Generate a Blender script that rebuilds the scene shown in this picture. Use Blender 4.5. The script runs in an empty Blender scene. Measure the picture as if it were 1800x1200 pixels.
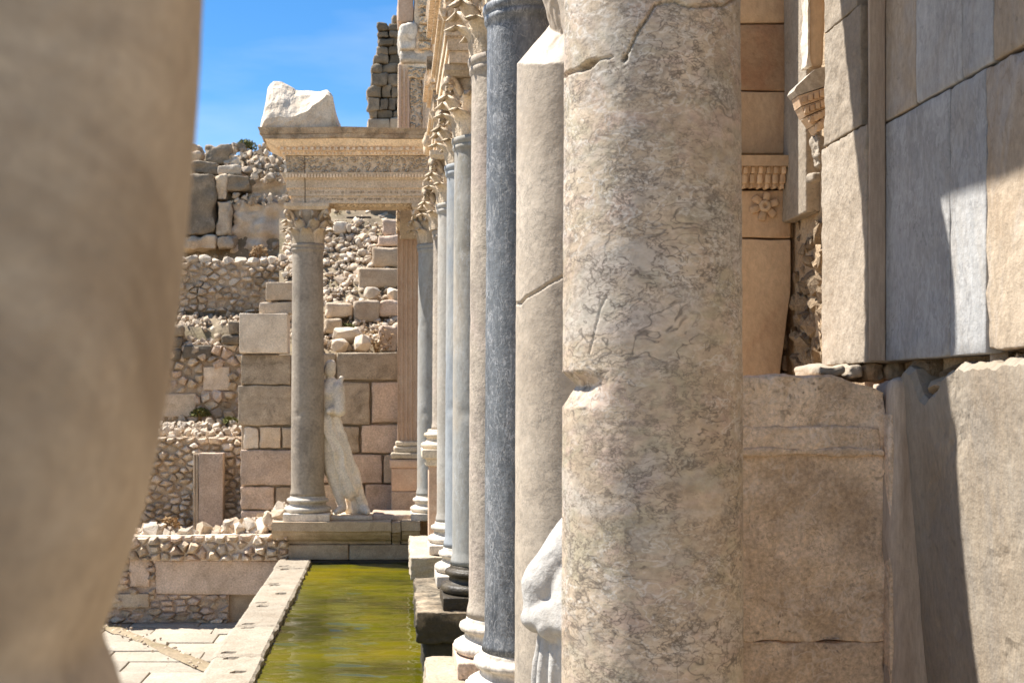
import bpy, bmesh, math, random
import numpy as np
from mathutils import Vector, Matrix, noise

# ------------------------------------------------------------------ camera, sky, sun, exposure
SC = bpy.context.scene
COL = SC.collection
F, CX, CY, ZC = 2200.0, 690.0, 697.0, 1.78        # focal length in photo pixels, vanishing point, eye height
cam = bpy.data.cameras.new('camera'); camo = bpy.data.objects.new('camera', cam); COL.objects.link(camo)
camo.location = (0, 0, ZC); camo.rotation_euler = (math.radians(90), 0, 0)
cam.sensor_width = 36; cam.lens = 36 * F / 1800
cam.shift_x = (900 - CX) / 1800; cam.shift_y = -(600 - CY) / 1800
cam.clip_start = 0.05; cam.clip_end = 2000
cam.dof.use_dof = True; cam.dof.focus_distance = 6.0; cam.dof.aperture_fstop = 7.0
SC.camera = camo
SUN_EL = math.radians(57.5)
SDX, SDY = -0.907, 0.42                            # horizontal direction towards the sun
w = bpy.data.worlds.new('World'); SC.world = w; w.use_nodes = True
nt = w.node_tree; bg = nt.nodes['Background']
sky = nt.nodes.new('ShaderNodeTexSky'); sky.sky_type = 'NISHITA'; sky.sun_disc = False
sky.sun_elevation = SUN_EL; sky.sun_rotation = math.atan2(SDX, SDY)
sky.altitude = 1500; sky.air_density = 1.0; sky.dust_density = 0.1; sky.ozone_density = 1.1
tc = nt.nodes.new('ShaderNodeTexCoord'); mp = nt.nodes.new('ShaderNodeMapping'); mp.inputs['Scale'].default_value = (2.2, 2.2, 9)
cn = nt.nodes.new('ShaderNodeTexNoise'); cn.inputs['Scale'].default_value = 1.6; cn.inputs['Detail'].default_value = 6
cr = nt.nodes.new('ShaderNodeMapRange'); cr.inputs[1].default_value = 0.45; cr.inputs[2].default_value = 0.8; cr.inputs[4].default_value = 0.28
cm = nt.nodes.new('ShaderNodeMixRGB'); cm.inputs[2].default_value = (5.5, 5.8, 6.2, 1)
nt.links.new(tc.outputs['Generated'], mp.inputs[0]); nt.links.new(mp.outputs[0], cn.inputs['Vector'])
nt.links.new(cn.outputs[0], cr.inputs[0]); hs = nt.nodes.new('ShaderNodeHueSaturation'); hs.inputs['Saturation'].default_value = 1.36; hs.inputs['Value'].default_value = .88; nt.links.new(sky.outputs[0], hs.inputs['Color'])
nt.links.new(cr.outputs[0], cm.inputs[0]); nt.links.new(hs.outputs[0], cm.inputs[1])
nt.links.new(cm.outputs[0], bg.inputs[0]); bg.inputs[1].default_value = 0.074
sl = bpy.data.lights.new('sun', 'SUN'); so = bpy.data.objects.new('sun', sl); COL.objects.link(so)
sl.energy = 4.1; sl.angle = math.radians(0.6); sl.color = (1.0, 0.965, 0.91)
sd = Vector((SDX * math.cos(SUN_EL), SDY * math.cos(SUN_EL), math.sin(SUN_EL)))
so.rotation_euler = sd.to_track_quat('Z', 'Y').to_euler()
SC.view_settings.view_transform = 'Standard'; SC.view_settings.look = 'None'
SC.view_settings.gamma = 1; SC.view_settings.exposure = 1.56; SC.view_settings.use_curve_mapping = False
SC.cycles.diffuse_bounces = 6; SC.cycles.glossy_bounces = 2; SC.cycles.max_bounces = 8; SC.cycles.caustics_reflective = False

# ------------------------------------------------------------------ helpers
R = random.Random(7)
def X(px, y): return (px - CX) * y / F
def Z(py, y): return ZC + (CY - py) * y / F
def nz(p, s, k=0): return noise.noise(Vector((p[0] * s + k * 7.3, p[1] * s - k * 3.1, p[2] * s + k * 1.7)))
def fbm(p, s, k=0, o=4): return noise.fractal(Vector((p[0] * s + k * 7.3, p[1] * s - k * 3.1, p[2] * s + k * 1.7)), 0.8, 2.0, o)
def link(name, me, mat=None, parent=None, loc=None):
    o = bpy.data.objects.new(name, me); COL.objects.link(o)
    if mat is not None and not me.materials: me.materials.append(mat)
    if parent is not None: o.parent = parent
    if loc is not None: o.location = loc
    return o
def mesh(name, vs, fs, mat=None, parent=None, smooth=True, loc=None):
    me = bpy.data.meshes.new(name); me.from_pydata([tuple(v) for v in vs], [], fs); me.update()
    if smooth: me.polygons.foreach_set('use_smooth', [True] * len(me.polygons))
    return link(name, me, mat, parent, loc)
def frombm(name, bm, mat=None, parent=None, smooth=False, loc=None):
    me = bpy.data.meshes.new(name); bmesh.ops.recalc_face_normals(bm, faces=bm.faces[:]); bm.to_mesh(me); bm.free()
    if smooth: me.polygons.foreach_set('use_smooth', [True] * len(me.polygons))
    return link(name, me, mat, parent, loc)
def thing(name, label, cat, loc=(0, 0, 0), group=None):
    o = bpy.data.objects.new(name, None); COL.objects.link(o); o.location = loc
    return tag(o, label, cat, group)
def tag(o, label, cat, group=None):
    o['label'] = label; o['category'] = cat; o['kind'] = 'thing'
    if group: o['group'] = group
    return o
def struct(o): o['kind'] = 'structure'; return o
def stuff(o): o['kind'] = 'stuff'; return o

# ------------------------------------------------------------------ materials
def mat(name, c1, c2, scale=2.0, c3=None, c3amt=0.5, vein=None, fine=0.25, bump=0.3, bscale=30, pits=0.0, pscale=35, rough=0.85,
        stretch=(1, 1, 1), rnd=0.25, rust=None, spec=0.25, crackle=None, carve=None, wet=None, tints=(), warm=(1.04, .975, .88)):
    wm = lambda c: (c[0] * warm[0], c[1] * warm[1], c[2] * warm[2])
    c1, c2 = wm(c1), wm(c2); c3 = wm(c3) if c3 else None
    m = bpy.data.materials.new(name); m.use_nodes = True
    t = m.node_tree; N = t.nodes; L = t.links; P = N['Principled BSDF']
    def nd(k, **kw):
        n = N.new(k)
        for a, b in kw.items():
            if hasattr(n, a): setattr(n, a, b)
            else: n.inputs[a.replace('_', ' ')].default_value = b
        return n
    def mth(op, a, b=None):
        n = N.new('ShaderNodeMath'); n.operation = op
        for i, v in enumerate((a, b)):
            if v is None: continue
            if isinstance(v, (int, float)): n.inputs[i].default_value = v
            else: L.new(v, n.inputs[i])
        return n.outputs[0]
    def mix(fac, a, b, mode='MIX'):
        n = N.new('ShaderNodeMixRGB'); n.blend_type = mode
        for i, v in enumerate((fac, a, b)):
            if isinstance(v, (int, float)): n.inputs[i].default_value = v
            elif isinstance(v, tuple): n.inputs[i].default_value = (*v, 1)
            else: L.new(v, n.inputs[i])
        return n.outputs[0]
    def rng(v, a, b, c=0.0, d=1.0):
        n = N.new('ShaderNodeMapRange'); L.new(v, n.inputs[0])
        for i, q in enumerate((a, b, c, d)): n.inputs[i + 1].default_value = q
        return n.outputs[0]
    tcn = N.new('ShaderNodeTexCoord'); oi = N.new('ShaderNodeObjectInfo')
    off = N.new('ShaderNodeVectorMath'); off.operation = 'MULTIPLY_ADD'
    cmb = N.new('ShaderNodeCombineXYZ')
    L.new(oi.outputs['Random'], cmb.inputs[0]); L.new(oi.outputs['Random'], cmb.inputs[1]); L.new(oi.outputs['Random'], cmb.inputs[2])
    L.new(cmb.outputs[0], off.inputs[0]); off.inputs[1].default_value = (37, 53, 71); L.new(tcn.outputs['Object'], off.inputs[2])
    raw = off.outputs[0]
    mpn = N.new('ShaderNodeMapping'); mpn.inputs['Scale'].default_value = stretch; L.new(raw, mpn.inputs[0]); V = mpn.outputs[0]
    def noi(s, det=3, rg=0.6, dist=0.0, vec=None):
        n = N.new('ShaderNodeTexNoise'); L.new(vec or V, n.inputs['Vector'])
        n.inputs['Scale'].default_value = s; n.inputs['Detail'].default_value = det; n.inputs['Roughness'].default_value = rg; n.inputs['Distortion'].default_value = dist
        return n.outputs[0]
    col = mix(rng(noi(scale), 0.35, 0.65), c1, c2)
    if c3: col = mix(rng(noi(scale * 0.6, 5, 0.7, 0.6), 0.5, 0.68, 0, c3amt), col, c3)
    if rust: col = mix(rng(noi(rust[1], 8, 0.75, 1.0), 0.52, 0.7, 0, rust[2]), col, rust[0])
    for tcol, tsc, tam in tints: col = mix(rng(noi(tsc, 4, 0.7, 0.8), 0.5, 0.64, 0, tam), col, tcol)
    f = noi(scale * 14, 3, 0.7)
    col = mix(1.0, col, mix(rng(f, 0.3, 0.7), (1 - fine,) * 3, (1 + fine,) * 3), 'MULTIPLY')
    h = noi(bscale, 3, 0.7, vec=raw)
    if vein:                                        # (colour, scale, width, amount, distortion)
        for k, vv in enumerate(vein):
            vc, vs, vw, va, vd = vv
            wv = N.new('ShaderNodeVectorMath'); wv.operation = 'MULTIPLY_ADD'
            nn = N.new('ShaderNodeTexNoise'); nn.inputs['Scale'].default_value = vs * 1.3; nn.inputs['Detail'].default_value = 2; L.new(V, nn.inputs['Vector'])
            L.new(nn.outputs['Color'], wv.inputs[0]); wv.inputs[1].default_value = (vd,) * 3; L.new(V, wv.inputs[2])
            n1 = noi(vs, 3, 0.62, 0.0, wv.outputs[0])
            a = mth('ABSOLUTE', mth('SUBTRACT', n1, 0.5))
            line = rng(a, 0.0, vw, 1.0, 0.0)
            patch = rng(noi(vs * 0.3 + .4, 2), 0.40, 0.56, 0.05, 1)
            fac = mth('MULTIPLY', mth('MULTIPLY', line, patch), va)
            col = mix(fac, col, vc)
    if crackle:                                     # (colour, scale, width, amount)
        wv = N.new('ShaderNodeVectorMath'); wv.operation = 'MULTIPLY_ADD'
        nn = N.new('ShaderNodeTexNoise'); nn.inputs['Scale'].default_value = crackle[1] * 0.9; nn.inputs['Detail'].default_value = 4; L.new(V, nn.inputs['Vector'])
        L.new(nn.outputs['Color'], wv.inputs[0]); wv.inputs[1].default_value = (1.2 / crackle[1],) * 3; L.new(V, wv.inputs[2])
        vo = N.new('ShaderNodeTexVoronoi'); vo.feature = 'DISTANCE_TO_EDGE'; vo.inputs['Scale'].default_value = crackle[1]; L.new(wv.outputs[0], vo.inputs['Vector'])
        ln = rng(vo.outputs[0], 0.0, crackle[2], 1.0, 0.0)
        ln = mth('MULTIPLY', mth('MULTIPLY', ln, rng(noi(crackle[1] * 0.3, 4), 0.4, 0.62)), crackle[3])
        col = mix(ln, col, crackle[0])
    if pits:
        vo = N.new('ShaderNodeTexVoronoi'); vo.inputs['Scale'].default_value = pscale; L.new(raw, vo.inputs['Vector'])
        wv = N.new('ShaderNodeMixRGB'); wv.inputs[0].default_value = 0.12
        nn = N.new('ShaderNodeTexNoise'); nn.inputs['Scale'].default_value = pscale * 0.6; L.new(raw, nn.inputs['Vector'])
        L.new(raw, wv.inputs[1]); L.new(nn.outputs['Color'], wv.inputs[2]); L.new(wv.outputs[0], vo.inputs['Vector'])
        pt = mth('MULTIPLY', rng(vo.outputs[0], 0.12, 0.3, 1, 0), rng(noi(pscale * 0.12, 4, vec=raw), 0.48, 0.62))
        col = mix(mth('MULTIPLY', pt, pits), col, tuple(0.35 * q for q in c1))
    if carve:
        vo = N.new('ShaderNodeTexVoronoi'); vo.inputs['Scale'].default_value = carve; L.new(raw, vo.inputs['Vector'])
        h = mth('ADD', h, mth('MULTIPLY', rng(vo.outputs[0], 0.2, 0.6), -2.5))
    col = mix(1.0, col, mix(oi.outputs['Random'], (1 - rnd,) * 3, (1 + rnd * 0.8, 1 + rnd * 0.75, 1 + rnd * 0.7)), 'MULTIPLY')
    if wet:                                         # tide stain: (world z of the line, dark colour)
        g = N.new('ShaderNodeNewGeometry'); sp = N.new('ShaderNodeSeparateXYZ'); L.new(g.outputs['Position'], sp.inputs[0])
        zz = mth('ADD', sp.outputs[2], mth('MULTIPLY', noi(6, 6, vec=g.outputs['Position']), 0.5))
        col = mix(rng(zz, wet[0] + 0.12, wet[0] + 0.36, 0.92, 0), col, wet[1])
    L.new(col, P.inputs['Base Color']); P.inputs['Roughness'].default_value = rough; P.inputs['Specular IOR Level'].default_value = spec
    b = N.new('ShaderNodeBump'); b.inputs['Strength'].default_value = bump; b.inputs['Distance'].default_value = 0.02
    L.new(h, b.inputs['Height']); L.new(b.outputs[0], P.inputs['Normal'])
    return m
M = {}
M['lime'] = mat('limestone', (0.572, 0.479, 0.369), (0.451, 0.363, 0.275), 4, (0.275, 0.209, 0.143), .6, bump=.5, bscale=18, pits=.6, pscale=26)
M['pink'] = mat('pink_limestone', (.56, .455, .38), (.46, .365, .295), 3.5, (.33, .265, .205), .65, fine=.3, bump=.6, bscale=16, pits=.7, pscale=22)
M['rubble'] = mat('rubble_stone', (0.594, 0.51, 0.414), (0.47, 0.386, 0.302), 4, (0.336, 0.274, 0.213), .5, bump=.8, bscale=14, rnd=.3)
M['pale'] = mat('pale_rubble', (0.665, 0.598, 0.512), (0.545, 0.473, 0.392), 4, (0.387, 0.32, 0.246), .45, bump=.8, bscale=14, rnd=.25)
M['dark'] = mat('weathered_stone', (0.23, 0.19, 0.144), (0.149, 0.127, 0.0978), 3, (0.38, 0.322, 0.253), .6, bump=.9, bscale=10, rnd=.35)
M['mortar'] = mat('earth_mortar', (0.437, 0.356, 0.27), (0.345, 0.276, 0.207), 6, (0.23, 0.178, 0.127), .6, bump=1, bscale=12)
M['earth'] = mat('dry_earth', (.33, .27, .19), (.24, .19, .13), 1.2, (.17, .16, .07), .5, bump=1, bscale=5)
M['white'] = mat('white_marble', (0.633, 0.601, 0.554), (0.536, 0.498, 0.444), 3, (0.377, 0.329, 0.267), .45, tints=[((.33, .28, .22), 5, .7)], bump=.2, bscale=25, rough=.65)
M['brightwhite'] = mat('bright_marble', (0.419, 0.407, 0.385), (0.36, 0.343, 0.323), 4, (0.26, 0.231, 0.193), .5, bump=.25, bscale=45, rough=.85, fine=.12, spec=.1, warm=(1, .985, .95))
M['statue'] = mat('statue_marble', (0.644, 0.586, 0.496), (0.541, 0.476, 0.38), 3, (0.412, 0.335, 0.244), .5, bump=.25, bscale=25, rough=.65)
M['carved'] = mat('carved_limestone', (0.812, 0.684, 0.534), (0.655, 0.534, 0.399), 3, (0.385, 0.278, 0.185), .35, bump=.8, bscale=24, fine=.3)
M['frieze'] = mat('carved_frieze', (0.783, 0.649, 0.492), (0.626, 0.498, 0.356), 3, (0.385, 0.27, 0.171), .5, bump=.9, bscale=40, carve=22)
M['capital'] = mat('capital_stone', (0.58, 0.5, 0.4), (0.47, 0.39, 0.3), 4, (0.3, 0.24, 0.17), .5, bump=.7, bscale=30)
M['pave'] = mat('paving_stone', (0.35, 0.323, 0.279), (0.297, 0.267, 0.223), 2, (0.227, 0.192, 0.148), .4, fine=.2, crackle=((.17, .135, .10), 2.2, .012, .8), bump=.4, bscale=14, tints=[((.33, .28, .22), 5, .7)], rnd=.12)
M['rim'] = mat('rim_stone', (0.325, 0.294, 0.248), (0.274, 0.239, 0.193), 3, (0.197, 0.162, 0.12), .55, bump=.5, bscale=18, rnd=.1, pits=.7)
M['podium'] = mat('podium_stone', (.42, .37, .30), (.35, .30, .235), 3, (.24, .19, .14), .5, bump=.5, bscale=18, wet=(-.45, (.035, .032, .018)))
M['damp'] = mat('damp_podium_stone', (.48, .42, .33), (.36, .29, .21), 3, (.16, .12, .085), .8, bump=.6, bscale=18, wet=(.04, (.022, .02, .014)))
M['black'] = mat('algae_stone', (.05, .042, .03), (.03, .025, .018), 5, (.2, .17, .12), .3, bump=.5, bscale=18, rough=.5)
M['colA'] = mat('breccia_marble', (0.514, 0.451, 0.38), (0.38, 0.324, 0.262), 2.0, (0.276, 0.229, 0.176), .7, fine=.2, bump=.12, bscale=34, rough=.6, rnd=0, tints=[((.46, .335, .27), 6, .6), ((.36, .325, .22), 4.5, .55), ((.44, .41, .37), 3.2, .45)],
                vein=[((0.105, 0.0856, 0.0666), 4.2, .016, .85, .42), ((0.666, 0.618, 0.542), 7, .03, .6, .3), ((0.124, 0.0951, 0.0713), 10, .03, .85, .22), ((0.133, 0.105, 0.0761), 21, .05, .7, .09)], rust=((0.285, 0.19, 0.114), 2.4, .5), stretch=(1, 1, 1.7), warm=(1.06, .965, .83))
M['colB'] = mat('beige_marble', (0.451, 0.401, 0.342), (0.36, 0.311, 0.257), 1.8, (0.27, 0.248, 0.22), .6, fine=.14, bump=.12, bscale=40, rough=.6, rnd=0,
                vein=[((0.198, 0.172, 0.14), 9, .025, .55, .25), ((0.18, 0.154, 0.126), 18, .04, .5, .1)])
M['colC'] = mat('dark_blue_marble', (0.153, 0.161, 0.167), (0.0734, 0.0789, 0.0873), 2.6, (0.252, 0.252, 0.252), .6, fine=.3, bump=.2, bscale=40, rough=.55, rnd=0,
                vein=[((0.384, 0.377, 0.37), 8, .02, .8, .3), ((0.35, 0.342, 0.336), 15, .02, .7, .22), ((0.336, 0.322, 0.3), 6, .012, .7, .5)], stretch=(1, 1, .45), warm=(1.0, .99, .97))
M['colD'] = mat('beige_veined_marble', (0.442, 0.391, 0.332), (0.348, 0.306, 0.264), 2, (0.238, 0.212, 0.187), .6, fine=.2, bump=.3, bscale=30, tints=[((.22, .18, .14), 3, .6), ((.42, .33, .27), 1.4, .6)], rnd=0, vein=[((0.204, 0.17, 0.145), 10, .04, .6, .2)])
M['colE'] = mat('grey_marble', (0.352, 0.36, 0.36), (0.272, 0.28, 0.28), 2, (0.208, 0.2, 0.168), .6, fine=.12, bump=.15, bscale=30, tints=[((.36, .31, .245), 1.1, .8), ((.2, .17, .13), 3, .4)], rnd=0, vein=[((0.44, 0.44, 0.44), 8, .03, .4, .2)], stretch=(1, 1, .5))
M['colF'] = mat('blue_grey_marble', (0.288, 0.32, 0.36), (0.224, 0.252, 0.288), 2, (0.384, 0.384, 0.368), .5, fine=.12, bump=.12, bscale=30, tints=[((.36, .33, .28), 1.3, .6)], rnd=0, stretch=(1, 1, .5))
M['colG'] = mat('pale_grey_marble', (0.391, 0.383, 0.365), (0.332, 0.319, 0.297), 2, (0.264, 0.242, 0.212), .6, fine=.14, bump=.15, bscale=30, tints=[((.40, .34, .27), 1.5, .7)], rnd=0)
M['colL'] = mat('grey_granite', (0.339, 0.297, 0.251), (0.276, 0.241, 0.2), 2, (0.39, 0.349, 0.297), .5, fine=.2, bump=.3, bscale=45, tints=[((.15, .125, .1), 2.5, .5)], rnd=0)
M['foremarble'] = mat('foreground_marble', (0.427, 0.367, 0.296), (0.34, 0.287, 0.224), 5.0, (0.173, 0.133, 0.096), .8, fine=.1, bump=.2, bscale=12, rnd=0, rust=((0.267, 0.2, 0.14), 9, .5), rough=.7)
M['slabgrey'] = mat('grey_marble_slab', (0.406, 0.406, 0.402), (0.328, 0.328, 0.328), 2.6, (0.267, 0.254, 0.238), .5, fine=.16, bump=.2, bscale=35, tints=[((.34, .30, .25), 1.3, .6), ((.2, .19, .18), 3, .4)], rnd=.08, stretch=(1.4, 1.4, .7),
                    vein=[((0.208, 0.202, 0.198), 5, .02, .5, .25), ((0.501, 0.492, 0.474), 7, .03, .4, .2)], pits=.5, pscale=34, warm=(1, .985, .96))
M['slabbrown'] = mat('beige_marble_slab', (0.41, 0.353, 0.287), (0.336, 0.283, 0.226), 2.6, (0.279, 0.209, 0.143), .5, fine=.16, bump=.25, bscale=30, tints=[((.36, .345, .33), 1.5, .6)], rnd=.08, stretch=(1.5, 1.5, .7), vein=[((0.23, 0.172, 0.115), 5, .02, .5, .25)], pits=.5)
M['slabwhite'] = mat('white_pilaster_stone', (0.327, 0.293, 0.252), (0.272, 0.238, 0.198), 3, (0.198, 0.164, 0.122), .5, fine=.18, bump=.4, bscale=22, rnd=.06, pits=.7, pscale=30)
M['ashlar'] = mat('ochre_ashlar', (0.581, 0.455, 0.33), (0.475, 0.356, 0.251), 2.2, (0.356, 0.198, 0.112), .45, fine=.12, bump=.25, bscale=25, rnd=.15, stretch=(1.6, 1.6, .8))
M['red'] = mat('red_stained_ashlar', (.36, .26, .18), (.27, .17, .11), 3, (.30, .12, .06), .6, fine=.15, bump=.25, bscale=25, rnd=0)
M['traver'] = mat('pitted_travertine', (0.758, 0.618, 0.484), (0.562, 0.443, 0.329), 5, (0.365, 0.267, 0.183), .65, fine=.28, bump=.7, bscale=22, rnd=0, pits=1.0, pscale=30, vein=[((0.842, 0.716, 0.59), 6, .03, .4, .25), ((0.281, 0.197, 0.126), 9, .015, .6, .3)])
M['lowerslab'] = mat('streaked_brown_slab', (0.472, 0.4, 0.335), (0.355, 0.293, 0.244), 3, (0.27, 0.208, 0.156), .5, fine=.16, bump=.3, bscale=20, rnd=0, stretch=(3, 3, .35))
M['paleslab'] = mat('pale_veneer_slab', (0.313, 0.278, 0.232), (0.261, 0.22, 0.174), 2.2, (0.215, 0.215, 0.215), .6, fine=.15, bump=.3, bscale=22, rnd=0, stretch=(2, 2, .7), pits=.4, pscale=22)
M['rough'] = mat('broken_core', (.40, .32, .23), (.29, .22, .15), 6, (.16, .115, .075), .6, bump=1, bscale=14, rnd=.25)
M['pilaster'] = mat('pink_fluted_stone', (0.54, 0.402, 0.31), (0.46, 0.333, 0.253), 3, (0.621, 0.529, 0.437), .5, fine=.15, bump=.3, bscale=20, rnd=0)
M['lichen'] = mat('lichen_stained_stone', (0.529, 0.425, 0.31), (0.345, 0.253, 0.172), 6, (0.138, 0.109, 0.069), .8, fine=.4, bump=.9, bscale=24)
M['lichenblock'] = mat('lichened_block', (0.425, 0.362, 0.287), (0.31, 0.259, 0.201), 5, (0.161, 0.132, 0.0978), .75, fine=.35, bump=.7, bscale=16, pits=.7, pscale=22, rnd=.12)
M['statuewhite'] = mat('pale_statue_marble', (.74, .70, .64), (.64, .59, .52), 3, (.46, .40, .32), .4, bump=.25, bscale=25, rough=.65)
M['recess_shade'] = mat('dark_recess_shade', (.05, .035, .025), (.03, .02, .015), 5, rnd=0)  # near-black tone standing for shade inside an opening
M['bush'] = mat('bush_leaf', (.13, .13, .035), (.09, .10, .025), 6, bump=0, rnd=.2)
M['dryplant'] = mat('dry_stalk', (.30, .20, .10), (.22, .14, .07), 6, bump=0, rnd=.2)
def water_mat():
    m = bpy.data.materials.new('pool_water'); m.use_nodes = True; t = m.node_tree; N = t.nodes; L = t.links; P = N['Principled BSDF']
    tcn = N.new('ShaderNodeTexCoord')
    n = N.new('ShaderNodeTexNoise'); n.inputs['Scale'].default_value = .8; n.inputs['Detail'].default_value = 5; L.new(tcn.outputs['Object'], n.inputs['Vector'])
    r = N.new('ShaderNodeValToRGB'); L.new(n.outputs[0], r.inputs[0]); e = r.color_ramp.elements
    e[0].position = .33; e[0].color = (.03, .029, .004, 1); e[1].position = .66; e[1].color = (.125, .098, .003, 1)
    e2 = r.color_ramp.elements.new(.5); e2.color = (.078, .072, .003, 1)
    L.new(r.outputs[0], P.inputs['Base Color']); P.inputs['Roughness'].default_value = .02; P.inputs['IOR'].default_value = 1.33
    mp = N.new('ShaderNodeMapping'); mp.inputs['Scale'].default_value = (1.3, 4.2, 1); L.new(tcn.outputs['Object'], mp.inputs[0])
    a = N.new('ShaderNodeTexNoise'); a.inputs['Scale'].default_value = 1.7; a.inputs['Detail'].default_value = 4; a.inputs['Distortion'].default_value = .6; L.new(mp.outputs[0], a.inputs['Vector'])
    b = N.new('ShaderNodeBump'); b.inputs['Strength'].default_value = .1; b.inputs['Distance'].default_value = .02; L.new(a.outputs[0], b.inputs['Height']); L.new(b.outputs[0], P.inputs['Normal'])
    return m
M['water'] = water_mat()

# ------------------------------------------------------------------ shape builders
def worn(name, b, mt, parent=None, r=.02, amp=.008, seed=0, div=3, ns=4.0, chip=0.0, fn=None):
    """A weathered block b=(x0,x1,y0,y1,z0,z1) in the parent's frame: rounded, uneven edges."""
    x0, x1, y0, y1, z0, z1 = b
    c = Vector(((x0 + x1) / 2, (y0 + y1) / 2, (z0 + z1) / 2)); hs = Vector((abs(x1 - x0) / 2, abs(y1 - y0) / 2, abs(z1 - z0) / 2))
    r = min(r, min(hs) * .6)
    def ax(h):
        inner = [-h, -h + r * .35, -h + r]
        n = max(1, div if not callable(div) else div(h))
        mid = [(-h + r) + (2 * h - 2 * r) * k / n for k in range(1, n)]
        return inner + mid + [h - r, h - r * .35, h]
    A = [ax(hs[0]), ax(hs[1]), ax(hs[2])]
    vs, fs, idx = [], [], {}
    def vert(i, j, k):
        key = (i, j, k)
        if key not in idx:
            idx[key] = len(vs); vs.append(Vector((A[0][i], A[1][j], A[2][k])))
        return idx[key]
    n = [len(a) - 1 for a in A]
    for i in range(n[0]):
        for j in range(n[1]):
            for k, fl in ((0, 1), (n[2], 0)):
                q = [vert(i, j, k), vert(i + 1, j, k), vert(i + 1, j + 1, k), vert(i, j + 1, k)]; fs.append(q[::-1] if fl else q)
    for i in range(n[0]):
        for k in range(n[2]):
            for j, fl in ((0, 0), (n[1], 1)):
                q = [vert(i, j, k), vert(i + 1, j, k), vert(i + 1, j, k + 1), vert(i, j, k + 1)]; fs.append(q[::-1] if fl else q)
    for j in range(n[1]):
        for k in range(n[2]):
            for i, fl in ((0, 1), (n[0], 0)):
                q = [vert(i, j, k), vert(i, j + 1, k), vert(i, j + 1, k + 1), vert(i, j, k + 1)]; fs.append(q[::-1] if fl else q)
    out = []
    for v in vs:
        p = v + c
        rr = r * (1 + .5 * nz(p, ns * 1.5, seed))
        if chip: rr += chip * max(0, nz(p, ns, seed + 5) - .1)
        rr = min(rr, min(hs) * .9)
        inn = Vector([max(-hs[q] + rr, min(hs[q] - rr, v[q])) for q in range(3)])
        d = v - inn
        if d.length > rr: v = inn + d * (rr / d.length)
        dirv = d.normalized() if d.length > 1e-6 else Vector((0, 0, 0))
        p = v + c
        v2 = p + dirv * amp * fbm(p, ns, seed)
        if fn: v2 = fn(v2)
        out.append(v2)
    return mesh(name, out, fs, mt, parent)
def pxb(px0, px1, py0, py1, y, th): return (X(px0, y), X(px1, y), y, y + th, Z(py1, y), Z(py0, y))
def lathe(name, prof, seg, mt, parent=None, fn=None, loc=None, a0=0.0, cap=True):
    vs, fs = [], []
    for r, z in prof:
        for k in range(seg):
            a = a0 + 2 * math.pi * k / seg; vs.append(Vector((r * math.cos(a), r * math.sin(a), z)))
    n = len(prof)
    for i in range(n - 1):
        for k in range(seg):
            k2 = (k + 1) % seg; fs.append([i * seg + k, i * seg + k2, (i + 1) * seg + k2, (i + 1) * seg + k])
    if cap: fs.append(list(range(seg))[::-1]); fs.append([(n - 1) * seg + k for k in range(seg)])
    if fn: vs = [fn(v) for v in vs]
    return mesh(name, vs, fs, mt, parent, loc=loc)
def extrude(name, prof, axis, a, b, mt, parent=None, smooth=False, nseg=1, fn=None):
    """Extrude a closed 2D profile (u,z): axis 'x' -> u is y; axis 'y' -> u is x; axis 'z' -> profile is (x,y)."""
    vs, fs = [], []; n = len(prof)
    for s in range(nseg + 1):
        t = a + (b - a) * s / nseg
        for (u, z) in prof:
            v = (t, u, z) if axis == 'x' else (u, t, z) if axis == 'y' else (u, z, t)
            vs.append(fn(Vector(v)) if fn else v)
    for s in range(nseg):
        for k in range(n):
            k2 = (k + 1) % n; fs.append([s * n + k, s * n + k2, (s + 1) * n + k2, (s + 1) * n + k])
    fs.append(list(range(n))[::-1]); fs.append([nseg * n + k for k in range(n)])
    bm = bmesh.new(); bv = [bm.verts.new(v) for v in vs]
    for f in fs: bm.faces.new([bv[i] for i in f])
    bmesh.ops.triangulate(bm, faces=[f for f in bm.faces if len(f.verts) > 4])
    return frombm(name, bm, mt, parent, smooth)
ROCKS = []
def rock_mesh(seed, npt=16, mt=None):
    rr = random.Random(seed); bm = bmesh.new()
    for _ in range(npt):
        v = Vector((rr.gauss(0, 1), rr.gauss(0, 1), rr.gauss(0, 1))).normalized() * rr.uniform(.42, .55)
        v = Vector([max(-.42, min(.42, q)) for q in v]); bm.verts.new(v)
    res = bmesh.ops.convex_hull(bm, input=bm.verts[:])
    bmesh.ops.delete(bm, geom=[v for v in bm.verts if not v.link_faces], context='VERTS')
    if npt > 30: bmesh.ops.bevel(bm, geom=bm.edges[:], offset=.02, segments=1, affect='EDGES')
    bmesh.ops.recalc_face_normals(bm, faces=bm.faces[:])
    me = bpy.data.meshes.new('stone'); bm.to_mesh(me); bm.free()
    if mt: me.materials.append(mt)
    return me
RK = {k: [rock_mesh(100 * q + s, 10 + s % 6, M[k]) for s in range(12)] for q, k in enumerate(('rubble', 'pale', 'dark', 'lime', 'rough', 'pink'))}
RKB = {k: [rock_mesh(900 + 100 * q + s, 34, M[k]) for s in range(6)] for q, k in enumerate(('rubble', 'pale', 'lime', 'pink', 'rough'))}
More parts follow.
